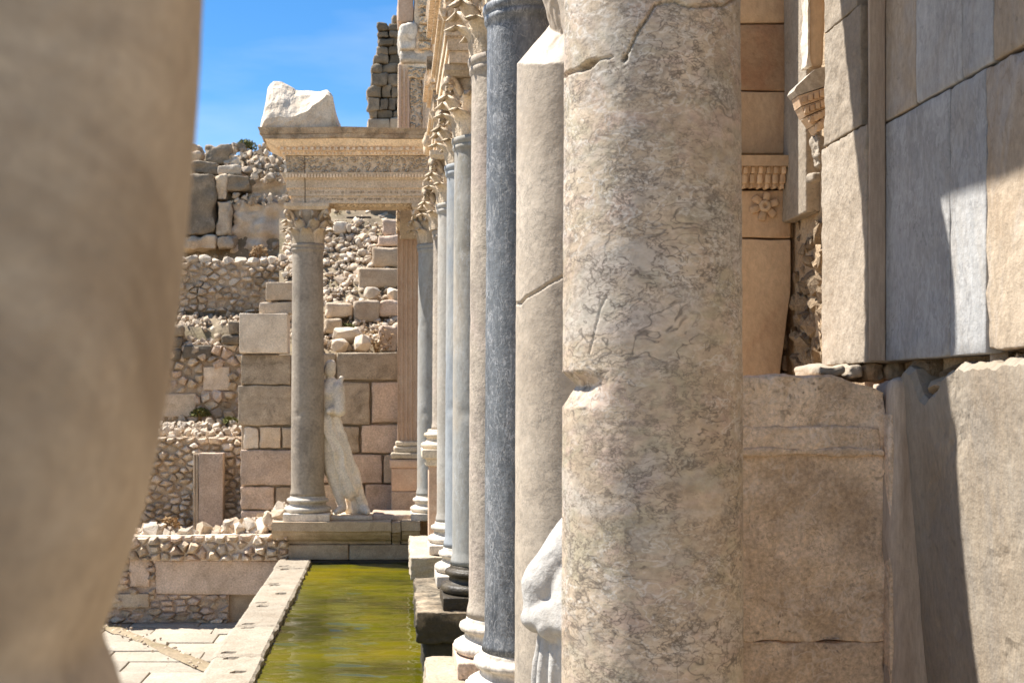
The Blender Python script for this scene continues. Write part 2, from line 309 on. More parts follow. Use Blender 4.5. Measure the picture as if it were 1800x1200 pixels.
def stone(parent, kind, loc, size, rr=R, name='stone'):
    o = bpy.data.objects.new(name, rr.choice((RKB if isinstance(size, tuple) else RK)[kind])); COL.objects.link(o); o.parent = parent
    o.location = loc; o.rotation_euler = (rr.uniform(0, 6.3), rr.uniform(0, 6.3), rr.uniform(0, 6.3)) if not isinstance(size, tuple) else (rr.uniform(-.2, .2), rr.uniform(-.2, .2), rr.uniform(-.2, .2))
    o.scale = size if isinstance(size, tuple) else (size * rr.uniform(.8, 1.25), size * rr.uniform(.8, 1.2), size * rr.uniform(.65, 1.0))
    return o
def scree(parent, kind, items, seed=0, name='small_stones'):
    """many small stones too small to pick apart, joined into one mesh"""
    rr = random.Random(seed); V, Fc, off = [], [], 0
    src = []
    for me in RK[kind]:
        bm = bmesh.new(); bm.from_mesh(me); bmesh.ops.triangulate(bm, faces=bm.faces[:]); bm.verts.index_update()
        src.append((np.array([v.co[:] for v in bm.verts]), np.array([[v.index for v in f.verts] for f in bm.faces]))); bm.free()
    for (x, y, z, s_) in items:
        v, f = rr.choice(src)
        e = Matrix.Rotation(rr.uniform(0, 6.3), 3, 'X') @ Matrix.Rotation(rr.uniform(0, 6.3), 3, 'Z')
        m3 = np.array(e) @ np.diag([s_ * rr.uniform(.8, 1.3), s_ * rr.uniform(.7, 1.2), s_ * rr.uniform(.6, 1.1)])
        V.append(v @ m3.T + np.array([x, y, z])); Fc.append(f + off); off += len(v)
    V = np.concatenate(V); Fc = np.concatenate(Fc)
    me = bpy.data.meshes.new(name); me.vertices.add(len(V)); me.vertices.foreach_set('co', V.ravel()); me.loops.add(Fc.size); me.loops.foreach_set('vertex_index', Fc.ravel())
    me.polygons.add(len(Fc)); me.polygons.foreach_set('loop_start', np.arange(0, Fc.size, 3)); me.update(); me.validate()
    return stuff(link(name, me, M[kind], parent))
def clip(poly, a, b, c):                            # keep a*x+b*y<=c
    out = []
    for i in range(len(poly)):
        p, q = poly[i], poly[(i + 1) % len(poly)]
        dp, dq = a * p[0] + b * p[1] - c, a * q[0] + b * q[1] - c
        if dp <= 0: out.append(p)
        if dp * dq < 0:
            t = dp / (dp - dq); out.append((p[0] + t * (q[0] - p[0]), p[1] + t * (q[1] - p[1])))
    return out
def inside(poly, x, y):
    s = False
    for i in range(len(poly)):
        (x1, y1), (x2, y2) = poly[i], poly[i - 1]
        if (y1 > y) != (y2 > y) and x < (x2 - x1) * (y - y1) / (y2 - y1) + x1: s = not s
    return s
def masonry(parent, region, y, cell, kinds, seed=0, asp=1.35, gap=2.2, th=.16, skip=(), name='stone', dome=.028, backing='mortar'):
    """Rubble masonry facing the viewer: every stone a cut polygon of its own (region = convex outline in photo pixels at depth y)."""
    rr = random.Random(seed)
    xs = [p[0] for p in region]; ys = [p[1] for p in region]
    sites = []; tries = 0
    while tries < 6000:
        tries += 1
        p = (rr.uniform(min(xs), max(xs)), rr.uniform(min(ys), max(ys)))
        if not inside(region, *p): continue
        k = rr.choice((.7, .85, 1.0, 1.2, 1.5))
        if all(((p[0] - q[0]) / asp) ** 2 + (p[1] - q[1]) ** 2 > (cell * k) ** 2 for q in sites): sites.append(p)
    s = y / F
    for i, p in enumerate(sites):
        if any(a < p[0] < b and c < p[1] < d for a, b, c, d in skip): continue
        poly = list(region)
        for j, q in enumerate(sites):
            if i == j: continue
            dx, dy = (q[0] - p[0]) / asp ** 2, q[1] - p[1]
            if abs(q[0] - p[0]) > cell * 5 * asp or abs(q[1] - p[1]) > cell * 5: continue
            mx, my = (p[0] + q[0]) / 2, (p[1] + q[1]) / 2
            poly = clip(poly, dx, dy, dx * mx + dy * my)
            if len(poly) < 3: break
        if len(poly) < 3: continue
        cx = sum(a for a, _ in poly) / len(poly); cy = sum(b for _, b in poly) / len(poly)
        g = gap * rr.uniform(.4, 1.6)
        for k in range(len(list(poly))):            # inset by moving towards the centre
            pass
        ins = []
        for (a, b) in poly:
            d = math.hypot(a - cx, b - cy) or 1
            f = max(.4, 1 - g / d * .95); ins.append((cx + (a - cx) * f, cy + (b - cy) * f))
        for _ in range(1):                          # round the corners
            ch = []
            for k in range(len(ins)):
                a, b = ins[k], ins[(k + 1) % len(ins)]
                if math.hypot(a[0] - b[0], a[1] - b[1]) < 2.5: ch.append(((a[0] + b[0]) / 2, (a[1] + b[1]) / 2)); continue
                e = rr.uniform(.03, .14); ch += [((1 - e) * a[0] + e * b[0], (1 - e) * a[1] + e * b[1]), (e * a[0] + (1 - e) * b[0], e * a[1] + (1 - e) * b[1])]
            ins = ch
            if len(ins) > 18: break
        ins = [(a + rr.uniform(-1.1, 1.1), b + rr.uniform(-1.1, 1.1)) for a, b in ins]
        n = len(ins)
        if n < 3: continue
        pr = rr.uniform(-.03, .07); dm = dome * rr.uniform(.5, 1.4); tx, tz = rr.uniform(-.45, .45), rr.uniform(-.5, .3)
        vs = []
        C = Vector(((cx - CX) * s, 0, ZC + (CY - cy) * s))
        for lvl, (f, dep) in enumerate(((1, th), (1, .03), (.9, -.012), (.55, -dm))):
            for (a, b) in ins:
                u, v = (a - cx) * f * s, -(b - cy) * f * s
                vs.append((u, dep - pr + (u * tx + v * tz if lvl else 0) + rr.uniform(-.014, .014), v))
        vs.append((0, -dm * 1.08 - pr, 0))
        fs = []
        for l in range(3):
            for k in range(n): k2 = (k + 1) % n; fs.append([l * n + k, (l + 1) * n + k, (l + 1) * n + k2, l * n + k2])
        for k in range(n): fs.append([3 * n + k, 4 * n, 3 * n + (k + 1) % n])
        kd = rr.choice(kinds)
        o = mesh(name, vs, fs, M[kd], parent, smooth=False, loc=Vector((C.x, y, C.z)) - (parent.location if parent else Vector()))
        bm = bmesh.new(); bm.from_mesh(o.data); bmesh.ops.recalc_face_normals(bm, faces=bm.faces[:]); bm.to_mesh(o.data); bm.free()
    if backing:
        vs = [(X(a, y), y + .012, Z(b, y)) for a, b in region] + [(X(a, y), y + .5, Z(b, y)) for a, b in region]
        n = len(region); fs = [list(range(n)), list(range(n, 2 * n))[::-1]] + [[k, (k + 1) % n, n + (k + 1) % n, n + k] for k in range(n)]
        bm = bmesh.new(); bv = [bm.verts.new(Vector(v) - (parent.location if parent else Vector())) for v in vs]
        for f in fs: bm.faces.new([bv[i] for i in f])
        frombm('mortar_core', bm, M[backing], parent)
def tube(pts, radii, seg=8):
    vs, fs = [], []
    for i, p in enumerate(pts):
        d = (Vector(pts[min(i + 1, len(pts) - 1)]) - Vector(pts[max(i - 1, 0)])).normalized()
        up = Vector((0, 0, 1)) if abs(d.z) < .9 else Vector((1, 0, 0))
        u = d.cross(up).normalized(); v = u.cross(d)
        for k in range(seg):
            a = 2 * math.pi * k / seg; vs.append(Vector(p) + (u * math.cos(a) + v * math.sin(a)) * radii[i])
    for i in range(len(pts) - 1):
        for k in range(seg): k2 = (k + 1) % seg; fs.append([i * seg + k, i * seg + k2, (i + 1) * seg + k2, (i + 1) * seg + k])
    fs.append(list(range(seg))[::-1]); fs.append([(len(pts) - 1) * seg + k for k in range(seg)])
    return vs, fs

# ------------------------------------------------------------------ ground, hillside, water, paving
def lerp_tab(tab, y):
    for (a, za), (b, zb) in zip(tab, tab[1:]):
        if y <= b: return za + (zb - za) * max(0, (y - a)) / (b - a)
    return tab[-1][1]
T_LEFT = [(17.9, -1.6), (18.15, -1.55), (18.3, -.5), (20.35, -.5), (20.6, 1.0), (21.85, 1.25), (22.1, 3.0), (23.1, 3.3), (23.35, 4.1), (24.6, 4.2), (25.35, 4.25), (25.7, 5.6), (27.0, 6.95), (28, 7.1), (40, 6.0), (900, -30)]
T_RIGHT = [(17.9, -1.6), (18.1, -1.55), (18.3, -.6), (20.2, -.5), (20.5, 1.6), (20.7, 2.2), (22.2, 3.2), (25.0, 5.55), (26.5, 6.4), (28, 6.9), (40, 6.0), (900, -30)]
def ground_z(x, y):
    t = max(0, min(1, (x + 1.55) / .3)); t = t * t * (3 - 2 * t)
    return lerp_tab(T_LEFT, y) * (1 - t) + lerp_tab(T_RIGHT, y) * t
ys = [-60, -10, 0, 8, 14, 17.9] + [18.0 + .1 * k for k in range(0, 106)] + [29, 31, 34, 40, 60, 100, 200, 400, 900]
xs = [-600, -200, -80, -40, -20, -12, -8] + [-6 + .1 * k for k in range(0, 75)] + [2, 3, 5, 8, 14, 30, 80, 250, 600]
vs = []
for y in ys:
    for x in xs:
        z = ground_z(x, y)
        if y > 18.2: z += .10 * fbm((x, y, 0), 1.3, 3) + .05 * fbm((x, y, 0), 5, 4)
        vs.append((x, y, z))
nx = len(xs); fs = [[j * nx + i, j * nx + i + 1, (j + 1) * nx + i + 1, (j + 1) * nx + i] for j in range(len(ys) - 1) for i in range(nx - 1)]
struct(mesh('hillside', vs, fs, M['earth']))
gx, gy = np.meshgrid(np.linspace(-1.16, 1.3, 70), np.linspace(4.0, 17.95, 900))
rw_ = np.random.RandomState(3); gz = np.full(gx.shape, -.59)
for k in range(26):
    lam = rw_.uniform(.16, .5); th = rw_.normal(0, .14); kk = 2 * np.pi / lam
    gz += .0012 * lam / .25 * np.sin(kk * (gy * np.cos(th) + gx * np.sin(th)) + rw_.uniform(0, 6.3) + 1.2 * np.sin(gx * rw_.uniform(1, 4) + gy * rw_.uniform(.2, 1.2)))
nwx = gx.shape[1]
vs = np.stack([gx, gy, gz], -1).reshape(-1, 3).tolist()
struct(mesh('pool_water', vs, [[j * nwx + i, j * nwx + i + 1, (j + 1) * nwx + i + 1, (j + 1) * nwx + i] for j in range(gx.shape[0] - 1) for i in range(nwx - 1)], M['water']))
# paving on the left of the pool
pav = mesh('paving', [(-40, -30, -1.50), (-1.6, -30, -1.50), (-1.6, 18.05, -1.50), (-40, 18.05, -1.50)], [[0, 1, 2, 3]], M['pave']); struct(pav)
rp = random.Random(5); y = 9.5
def chan(x): return 15.3 + (-(x) - 2.4) * 1.49     # the earth-filled channel across the paving
while y < 17.9:
    d = rp.uniform(.45, .62); x = -5.6 + rp.uniform(0, .5)
    while x < -1.75:
        wd = rp.uniform(.55, 1.3); x2 = min(x + wd, -1.66)
        cyy, cxx = y + d / 2, (x + x2) / 2
        if True:
            hz = -1.475 + rp.uniform(-.012, .012)
            worn('paving_slab', (x, x2 - .010, y, y + d - .012, -1.56, hz), M['pave'], pav, r=.014, amp=.012, seed=rp.random() * 50, div=2, ns=3)
        x = x2
    y += d
vs = []
for k in range(61):
    xx = -5.2 + 3.5 * k / 60; wv = .20 + .09 * nz((xx, 0, 0), 3, 2)
    for j, e in enumerate((-1, -.5, .5, 1)): vs.append((xx, chan(xx) + e * wv + .07 * nz((xx, 0, 0), 2.3, 5 + j) + .05 * nz((xx, 3, 0), 9, j), -1.452 + (.012 if abs(e) < 1 else -.014)))
mesh('earth_channel', vs, [[a * 4 + b, a * 4 + 4 + b, a * 4 + 5 + b, a * 4 + 1 + b] for a in range(60) for b in range(3)], M['earth'], pav)
scree(pav, 'rubble', [(lambda xx: (xx, chan(xx) + rp.gauss(0, .16), -1.455, rp.uniform(.02, .075)))(rp.uniform(-4.8, -1.8)) for k in range(150)], 4)
# pool rim: long blocks with cramp holes
rim = thing('pool_rim', 'pale stone kerb blocks with small dark cramp holes along the pool', 'kerb')
rr = random.Random(11); y = 6.0
while y < 17.75:
    ln = rr.uniform(1.1, 1.7)
    if y + ln > 17.3: ln = 17.82 - y
    x0, x1 = -1.60 + rr.uniform(-.02, .02), -1.14 + rr.uniform(-.015, .015)
    holes = [(x0 + .13, y + .12), (x0 + .16, y + ln - .12), (x0 + .3, y + ln * .5)][: rr.choice((2, 2, 3))]
    zt = -.53 + rr.uniform(-.008, .008); sdk = rr.random() * 40
    nxg, nyg = 14, max(10, int(ln / .05))
    vs, fs = [], []
    for j in range(nyg + 1):
        for i in range(nxg + 1):
            u, v = i / nxg, j / nyg
            xx, yy = x0 + (x1 - x0) * u, y + .012 + (ln - .024) * v
            e = min(u, 1 - u) * .46; e2 = min(v, 1 - v) * ln
            zz = zt + .006 * fbm((xx, yy, 0), 7, sdk) - (.018 if e < .01 else 0) - (.02 if e2 < .01 else 0)
            if u == 1: xx += .02 * nz((xx, yy, 0), 5, sdk) - .01
            for hx, hy in holes:
                if abs(xx - hx) < .055 and abs(yy - hy) < .035: zz -= .09
            vs.append((xx, yy, zz))
    n = nxg + 1
    fs = [[j * n + i, j * n + i + 1, (j + 1) * n + i + 1, (j + 1) * n + i] for j in range(nyg) for i in range(nxg)]
    bd = [i for i in range(n)] + [j * n + nxg for j in range(1, nyg + 1)] + [nyg * n + i for i in range(nxg - 1, -1, -1)] + [j * n for j in range(nyg - 1, 0, -1)]
    b0 = len(vs)
    for q in bd: vs.append((vs[q][0], vs[q][1], -1.6))
    for q in range(len(bd)): q2 = (q + 1) % len(bd); fs.append([bd[q2], bd[q], b0 + q, b0 + q2])
    mesh('kerb_block', vs, fs, M['rim'], rim, smooth=False)
    y += ln
# ------------------------------------------------------------------ podium of the fountain facade
pod = thing('podium', 'stepped stone podium of the columned facade beside the green pool', 'podium')
worn('podium_floor', (.98, 2.3, 1.9, 19.6, -1.3, -.012), M['podium'], pod, r=.03, div=4)
def ressaut(y0, y1, mt, seed, x0=.2, chip=.1, thick=.26):
    mid = y0 + (y1 - y0) * .52
    def brk(v): return v
    worn('crown_block', (x0, 1.35, y0, mid - .008, -thick, 0), M[mt], pod, r=.012, amp=.02, seed=seed, div=22, ns=8, chip=chip * .7)
    worn('crown_block', (x0 + .015, 1.34, mid + .008, y1, -thick, -.006), M[mt], pod, r=.012, amp=.02, seed=seed + 3, div=22, ns=8, chip=chip * .7)
    worn('base_block', (x0 + .07, 1.33, y0 + .07, y1 - .05, -1.2, -thick - .006), M[mt], pod, r=.03, amp=.03, seed=seed + 9, div=8, ns=3)
ressaut(2.5, 5.35, 'podium', 1)
ressaut(6.35, 8.66, 'podium', 2)
ressaut(10.35, 12.42, 'damp', 3, chip=.16)
ressaut(13.9, 16.1, 'podium', 4)
near = worn('podium_terrace', (-3.4, 2.3, -4, 1.88, -1.6, 0), M['podium'], r=.03, div=4)
tag(near, 'stone terrace floor in the foreground under the pale marble fragment', 'terrace')

# ------------------------------------------------------------------ Corinthian capital (shared meshes)
def leaf_mesh(h, wd, r0, r1, curl):
    vs, fs = [], []; nu, nv = 9, 6
    for i in range(nu + 1):
        u = i / nu
        wv = wd * (0.72 + .5 * math.sin(math.pi * min(1, u * .9 + .05))) * (1 - .75 * max(0, u - .72) / .28) * (1 + .12 * math.sin(u * 26))
        rad = r0 + (r1 - r0) * u + curl * max(0, u - .45) ** 2 * 3.2
        z = h * (u if u < .82 else .82 + .09 - .09 * ((u - .82) / .18 * 2 - 1) ** 2 - .05 * (u - .82) / .18)
        for j in range(nv + 1):
            v = j / nv * 2 - 1
            dep = .018 * (1 - abs(v)) ** .7 - .012 * v * v + .006 * math.cos(v * 9)
            vs.append((rad + dep, wv * v, z))
    n = nv + 1
    for i in range(nu):
        for j in range(nv): fs.append([i * n + j, i * n + j + 1, (i + 1) * n + j + 1, (i + 1) * n + j])
    k = len(vs)                                     # a back so the leaf has thickness
    for (a, b, c) in list(vs): vs.append((a - .03, b * .92, c - .005))
    fs += [[k + q for q in f[::-1]] for f in list(fs)]
    for i in range(nu):
        fs.append([i * n, (i + 1) * n, k + (i + 1) * n, k + i * n]); fs.append([i * n + nv, k + i * n + nv, k + (i + 1) * n + nv, (i + 1) * n + nv])
    fs.append([nu * n + j for j in range(n)] + [k + nu * n + j for j in range(n)][::-1])
    me = bpy.data.meshes.new('leaf'); me.from_pydata(vs, [], fs); me.polygons.foreach_set('use_smooth', [True] * len(fs)); me.materials.append(M['capital']); return me
LEAF1 = leaf_mesh(.24, .085, .215, .235, .16); LEAF2 = leaf_mesh(.385, .08, .212, .245, .16)
pts, rad = [], []
for k in range(22):                                 # corner volute: stem then spiral, in the radial plane
    t = k / 21
    if t < .45: q = t / .45; pts.append((.22 + .13 * q ** 2, 0, .26 + .19 * q)); rad.append(.028)
    else:
        q = (t - .45) / .55; a = math.pi * .75 - q * 8.0; rr_ = .058 * (1 - .78 * q); pts.append((.385 + rr_ * math.cos(a), 0, .405 + rr_ * math.sin(a))); rad.append(.026 * (1 - .4 * q))
vv, ff = tube(pts, rad, 7)
VOL = bpy.data.meshes.new('volute'); VOL.from_pydata([tuple(v) for v in vv], [], ff); VOL.materials.append(M['capital']); VOL.polygons.foreach_set('use_smooth', [True] * len(ff))
bm = bmesh.new(); ring = []
for k in range(48):                                 # abacus with hollowed sides
    a = 2 * math.pi * k / 48; m4 = ((a + math.pi / 4) % (math.pi / 2)) - math.pi / 4
    s = .30 / max(math.cos(m4), .5) + .05 * (abs(m4) / (math.pi / 4)) ** 2 * 1.0
    s = min(s, .455); ring.append((s * math.cos(a), s * math.sin(a)))
lv = []
for z, f in ((.465, .9), (.5, .97), (.51, 1.0), (.56, 1.0)): lv.append([bm.verts.new((x * f, y * f, z)) for x, y in ring])
for a, b in zip(lv, lv[1:]):
    for k in range(48): bm.faces.new([a[k], a[(k + 1) % 48], b[(k + 1) % 48], b[k]])
bm.faces.new(lv[0][::-1]); bm.faces.new(lv[-1])
ABA = bpy.data.meshes.new('abacus'); bm.to_mesh(ABA); bm.free(); ABA.materials.append(M['capital'])
BELL = None
def capital(parent, z, rot=0.0, scl=1.0):
    c = lathe('capital', [(.215, 0), (.218, .1), (.225, .25), (.25, .38), (.285, .46), (.27, .47)], 24, M['capital'], parent); c.location = (0, 0, z); c.scale = (scl,) * 3; c.rotation_euler = (0, 0, rot)
    def kid(nm, me, a, s=(1, 1, 1)):
        o = bpy.data.objects.new(nm, me); COL.objects.link(o); o.parent = c; o.rotation_euler = (0, 0, a); o.scale = s
    for k in range(8): kid('leaf', LEAF1, math.pi / 4 * k)
    for k in range(8): kid('leaf', LEAF2, math.pi / 4 * k + math.pi / 8)
    for k in range(4):
        kid('volute', VOL, math.pi / 4 + k * math.pi / 2)
        kid('volute', VOL, k * math.pi / 2 + .3, (.72, .8, .97)); kid('volute', VOL, k * math.pi / 2 - .3, (.72, .8, .97))
    kid('abacus', ABA, 0)
    return c
BASEP = [(.28, .105), (.315, .112), (.338, .13), (.345, .152), (.338, .175), (.315, .19), (.29, .195), (.278, .205), (.268, .225), (.27, .245), (.285, .255), (.298, .26), (.306, .28), (.3, .3), (.28, .31), (.264, .315), (.26, .33), (.256, .35)]
def dented(v):
    r = math.hypot(v.x, v.y); d = .016 * max(0, fbm(v, 5, label_seed[0]) - .45) + .0015 * fbm(v, 14, 2); k = (r - d) / r if r > 1e-6 else 1
    return Vector((v.x * k, v.y * k, v.z))
label_seed = [0]
def column(label, x, y, mt, basemt='white', rb=.242, rt=.222, seg=48, nz_=90, fn=None, z0=0., top=3.99, plinthmt=None, rot=0., cap=True, name='column', zshift=0., scale=1., dense=None, group='columns of the fountain facade', shz=.35):
    c = thing(name, label, 'column', (x, y, z0), group)
    pl = worn('plinth', (-.335, .335, -.335, .335, 0, .108), M[plinthmt or basemt], c, r=.012, amp=.006, seed=x + y, div=3)
    b = lathe('base', BASEP, seg, M[basemt], c)
    zs = [shz + (top - shz) * k / nz_ for k in range(nz_ + 1)] if dense is None else dense
    prof = [(rb * 1.07, shz), (rb * 1.05, shz + .04), (rb * 1.005, shz + .09)]
    for z in zs:
        if shz + .1 < z < top - .16:
            t = (z - shz) / (top - shz); prof.append((rb + (rt - rb) * (t ** 1.6), z))
    prof += [(rt, top - .14), (rt * 1.02, top - .11), (rt * 1.075, top - .095), (rt * 1.075, top - .07), (rt * 1.04, top - .065), (rt * 1.10, top - .05), (rt * 1.125, top - .028), (rt * 1.10, top - .004), (rt * .98, top)]
    label_seed[0] = y
    lathe('shaft', prof, seg, M[mt], c, fn=fn or dented)
    if cap: capital(c, top, rot)
    return c

# ---- the large near column: hairline cracks and broken notch are cut into the shaft
def seg_dist(p, a, b):
    ax, ay = b[0] - a[0], b[1] - a[1]; t = max(0, min(1, ((p[0] - a[0]) * ax + (p[1] - a[1]) * ay) / (ax * ax + ay * ay + 1e-9)))
    return math.hypot(p[0] - a[0] - t * ax, p[1] - a[1] - t * ay)
def poly_dist(p, pts): return min(seg_dist(p, a, b) for a, b in zip(pts, pts[1:]))
def make_carver(x, y, cracks, notches, holes=(), steps=()):
    def fn(v):
        r = math.hypot(v.x, v.y)
        if r < 1e-6: return v
        wx, wy, wz = x + v.x, y + v.y, v.z
        px, py = CX + F * wx / wy, CY - F * (wz - ZC) / wy
        ang = math.degrees(math.atan2(v.y, v.x)) % 360          # 180 = towards the pool, 270 = towards the viewer
        d = 0.0
        if 170 < ang < 372:
            for pts, wdt, dep in cracks:
                wob = 2.2 * nz((px * .08, py * .08, 0), 1.0, 3)
                q = poly_dist((px + wob, py - wob), pts)
                if q < wdt * 1.6: d += dep * max(0, 1 - (q / (wdt * 1.6)) ** 2)
            for hx, hy, hw, hh, dep in holes:
                q = math.hypot((px - hx) / hw, (py - hy + .5 * (px - hx)) / hh)
                if q < 1: d += dep * (1 - q ** 3)
        for (ya, ym, yb, dep, a_full, a_end, a_back) in notches:
            if ya < py < yb:
                t = (py - ya) / (ym - ya) if py < ym else (yb - py) / (yb - ym)
                if a_back < ang < a_end:
                    fa = 1 if ang < a_full else (a_end - ang) / (a_end - a_full)
                    if ang < a_back + 25: fa = (ang - a_back) / 25
                    d += max(0, min(dep * t * fa * 1.0, dep)) + .004 * nz(v, 30, 2)
        if 150 < ang < 390: d += .0012 * fbm(v, 9, 2)
        k = (r - d) / r
        return Vector((v.x * k, v.y * k, v.z))
    return fn
def dense_z(lo, hi, step, coarse=.15, bot=.35, top=3.99):
    z = bot; out = []
    while z < top:
        out.append(z); z += step if lo < z < hi else coarse
    return out
crA = [([(984, 146), (996, 130), (1012, 124), (1022, 120)], 2.2, .016), ([(1040, 112), (1058, 104), (1075, 101)], 1.6, .006),
       ([(1097, 106), (1104, 92), (1120, 58), (1136, 34), (1152, 8), (1185, 3), (1215, 12), (1250, 11), (1275, 10), (1296, -4)], 1.6, .016),
       ([(1036, 622), (1046, 580), (1056, 540), (1066, 520)], 1.2, .003)]
fA = make_carver(.703, 3.4, crA, [(652, 678, 716, .036, 205, 232, 60)], holes=[(1033, 115, 19, 9, .03), (1099, 102, 5, 7, .025)])
column('widest nearest column of brown-veined breccia with a notch and cracks', .703, 3.4, 'colA', 'white', rb=.243, rt=.226, seg=420, fn=fA, dense=dense_z(.9, 2.95, .0042), cap=False)
crB = [([(903, 533), (915, 534), (925, 522), (945, 512), (962, 500), (985, 488), (1000, 480)], 1.6, .012)]
fB = make_carver(.69, 4.58, crB, [(-150, 48, 112, .12, 228, 262, 60)])
column('beige marble column with broken top edge just behind the widest column', .69, 4.58, 'colB', 'white', seg=380, fn=fB, dense=dense_z(1.9, 3.5, .005, .03), cap=False, rt=.228)
column('dark blue-grey marble column streaked with white scratchy veins', .765, 7.1, 'colC', 'white', seg=64, rt=.226)
column('beige patchy column right behind the dark blue-grey one', .742, 8.2, 'colD', 'white', plinthmt='pink', seg=48)
column('smooth light grey column on a blackened base', .755, 10.75, 'colE', 'black', seg=48, plinthmt='black')
column('blue-grey column between light grey and white columns', .745, 12.0, 'colF', 'white')
column('slender whitish column on the farthest podium block before the wing', .745, 14.4, 'colG', 'white', rb=.235)
pc = column('beige short column raised on a tall square pedestal', .70, 15.75, 'colD', 'statue', rb=.2, rt=.185, z0=1.02, top=2.85, group='columns of the fountain facade')
pd = worn('pedestal', (-.25, .25, -.25, .25, -1.03, 0), M['pilaster'], pc, r=.012, div=3)
worn('cornice', (-.29, .29, -.29, .29, -.1, .006), M['statue'], pc, r=.015)
column('grey column at the right end of the far wing', .60, 18.25, 'colE', 'white')
column('single grey granite column at the left corner of the far wing', X(541, 18.2), 18.2, 'colL', 'white', rb=.243, rt=.222)

# ------------------------------------------------------------------ entablatures
def course_bm(bm, fp, z0, z1, o0, o1, sides):
    x0, x1, y0, y1 = fp; l, r, f, b = sides
    def rect(z, o): return [bm.verts.new(p) for p in ((x0 - o * l, y0 - o * f, z), (x1 + o * r, y0 - o * f, z), (x1 + o * r, y1 + o * b, z), (x0 - o * l, y1 + o * b, z))]
    a, c = rect(z0, o0), rect(z1, o1)
    for k in range(4): bm.faces.new([a[k], a[(k + 1) % 4], c[(k + 1) % 4], c[k]])
    bm.faces.new(a[::-1]); bm.faces.new(c)
def roughen(o, amp, ns, seed, cuts=3):
    bm = bmesh.new(); bm.from_mesh(o.data)
    bmesh.ops.triangulate(bm, faces=[f for f in bm.faces if len(f.verts) > 4])
    bmesh.ops.subdivide_edges(bm, edges=[e for e in bm.edges if e.calc_length() > .25], cuts=cuts, use_grid_fill=True)
    for v in bm.verts: v.co += Vector((fbm(v.co, ns, seed), fbm(v.co, ns, seed + 3), fbm(v.co, ns, seed + 6))) * amp
    bm.to_mesh(o.data); bm.free()
def entablature(t, fp, z, sides, ov, splits=(), hk=1.0, mats=('carved', 'frieze', 'carved')):
    """three-fascia architrave, carved frieze, dentils and cornice; ov = overhang of the cornice"""
    x0, x1, y0, y1 = fp
    xs_ = [x0] + list(splits) + [x1]
    for a, b in zip(xs_, xs_[1:]):
        q = (a + (0 if a == x0 else .006), b - (0 if b == x1 else .006), y0, y1)
        sd_ = (sides[0] if a == x0 else 0, sides[1] if b == x1 else 0, sides[2], sides[3])
        bm = bmesh.new(); k = .43 * hk
        course_bm(bm, q, z + .002, z + k * .24, 0, 0, sd_); course_bm(bm, q, z + k * .243, z + k * .5, .018, .018, sd_)
        course_bm(bm, q, z + k * .503, z + k * .78, .036, .036, sd_); course_bm(bm, q, z + k * .783, z + k, .05, .085, sd_)
        roughen(frombm('architrave', bm, M[mats[0]], t), .006, 4, 1)
        bm = bmesh.new(); course_bm(bm, q, z + k + .003, z + k + .24 * hk, .03, .045, sd_)
        roughen(frombm('frieze', bm, M[mats[1]], t), .008, 5, 2)
    zz = z + .43 * hk + .243 * hk
    bm = bmesh.new()
    course_bm(bm, fp, zz, zz + .06 * hk, .05, .08, sides)
    course_bm(bm, fp, zz + .063 * hk, zz + .11 * hk, .09, .09, sides)
    course_bm(bm, fp, zz + .113 * hk, zz + .21 * hk, ov * .45, ov * .8, sides)
    roughen(frombm('cornice', bm, M[mats[2]], t), .016, 3.5, 5)
    bm = bmesh.new(); course_bm(bm, fp, zz + .213 * hk, zz + .27 * hk, ov * .86, ov * .88, sides); course_bm(bm, fp, zz + .273 * hk, zz + .36 * hk, ov * .9, ov, sides)
    roughen(frombm('cornice_edge', bm, M['lichen'], t), .02, 4.5, 8)
    bm = bmesh.new()                                # dentils and bead rows
    def bead(p, s): bmesh.ops.create_cube(bm, size=1, matrix=Matrix.Translation(p) @ Matrix.Diagonal((*s, 1)))
    rd = random.Random(3)
    def row(zr, off, st, s):
        n = int((x1 - x0 + sides[0] * off) / st)
        for i in range(n):
            if rd.random() < .93: bead((x0 - sides[0] * off + (i + .5) * st, y0 - off - s[1] * .3, zr), (s[0] * rd.uniform(.7, 1.1), s[1], s[2] * rd.uniform(.8, 1.1)))
        if sides[0]:
            for i in range(int((y1 - y0) / st)): bead((x0 - off - s[1] * .3, y0 + (i + .5) * st, zr), (s[1], s[0], s[2]))
    row(zz + .087 * hk, .09, .085, (.05, .06, .045)); row(zz + .03, .068, .05, (.03, .03, .035))
    row(z + .43 * hk * .89, .07, .045, (.03, .025, .05)); row(z + .43 * hk * .49, .02, .03, (.022, .012, .012))
    stuff(frombm('dentil_band', bm, M[mats[2]], t))
def inscription(t, x0, x1, y, z, h, seed, mt='recess_shade'):
    rd = random.Random(seed); bm = bmesh.new(); x = x0
    while x < x1:                                   # worn, illegible strokes
        wd = rd.uniform(.5, .8) * h
        if rd.random() < .85:
            for q in range(rd.choice((1, 2, 2, 3))):
                bmesh.ops.create_cube(bm, size=1, matrix=Matrix.Translation((x + rd.uniform(0, wd), y, z + rd.uniform(-.15, .15) * h)) @ Matrix.Rotation(rd.choice((0, 0, .4, -.4, 1.57)), 4, 'Y') @ Matrix.Diagonal((h * .16, .004, h * rd.uniform(.5, .95), 1)))
        x += wd * 1.25
    return stuff(frombm('worn_inscription', bm, M['carved'] if mt == 'carved' else M[mt], t))
WZ = 4.55
we = thing('entablature', 'carved entablature with worn inscription spanning the far wing columns', 'entablature', group='entablatures')
entablature(we, (X(512, 18), X(752, 18), 17.95, 18.5), WZ, (1.75, 0, 1, 1), .26, splits=(X(537, 18),))
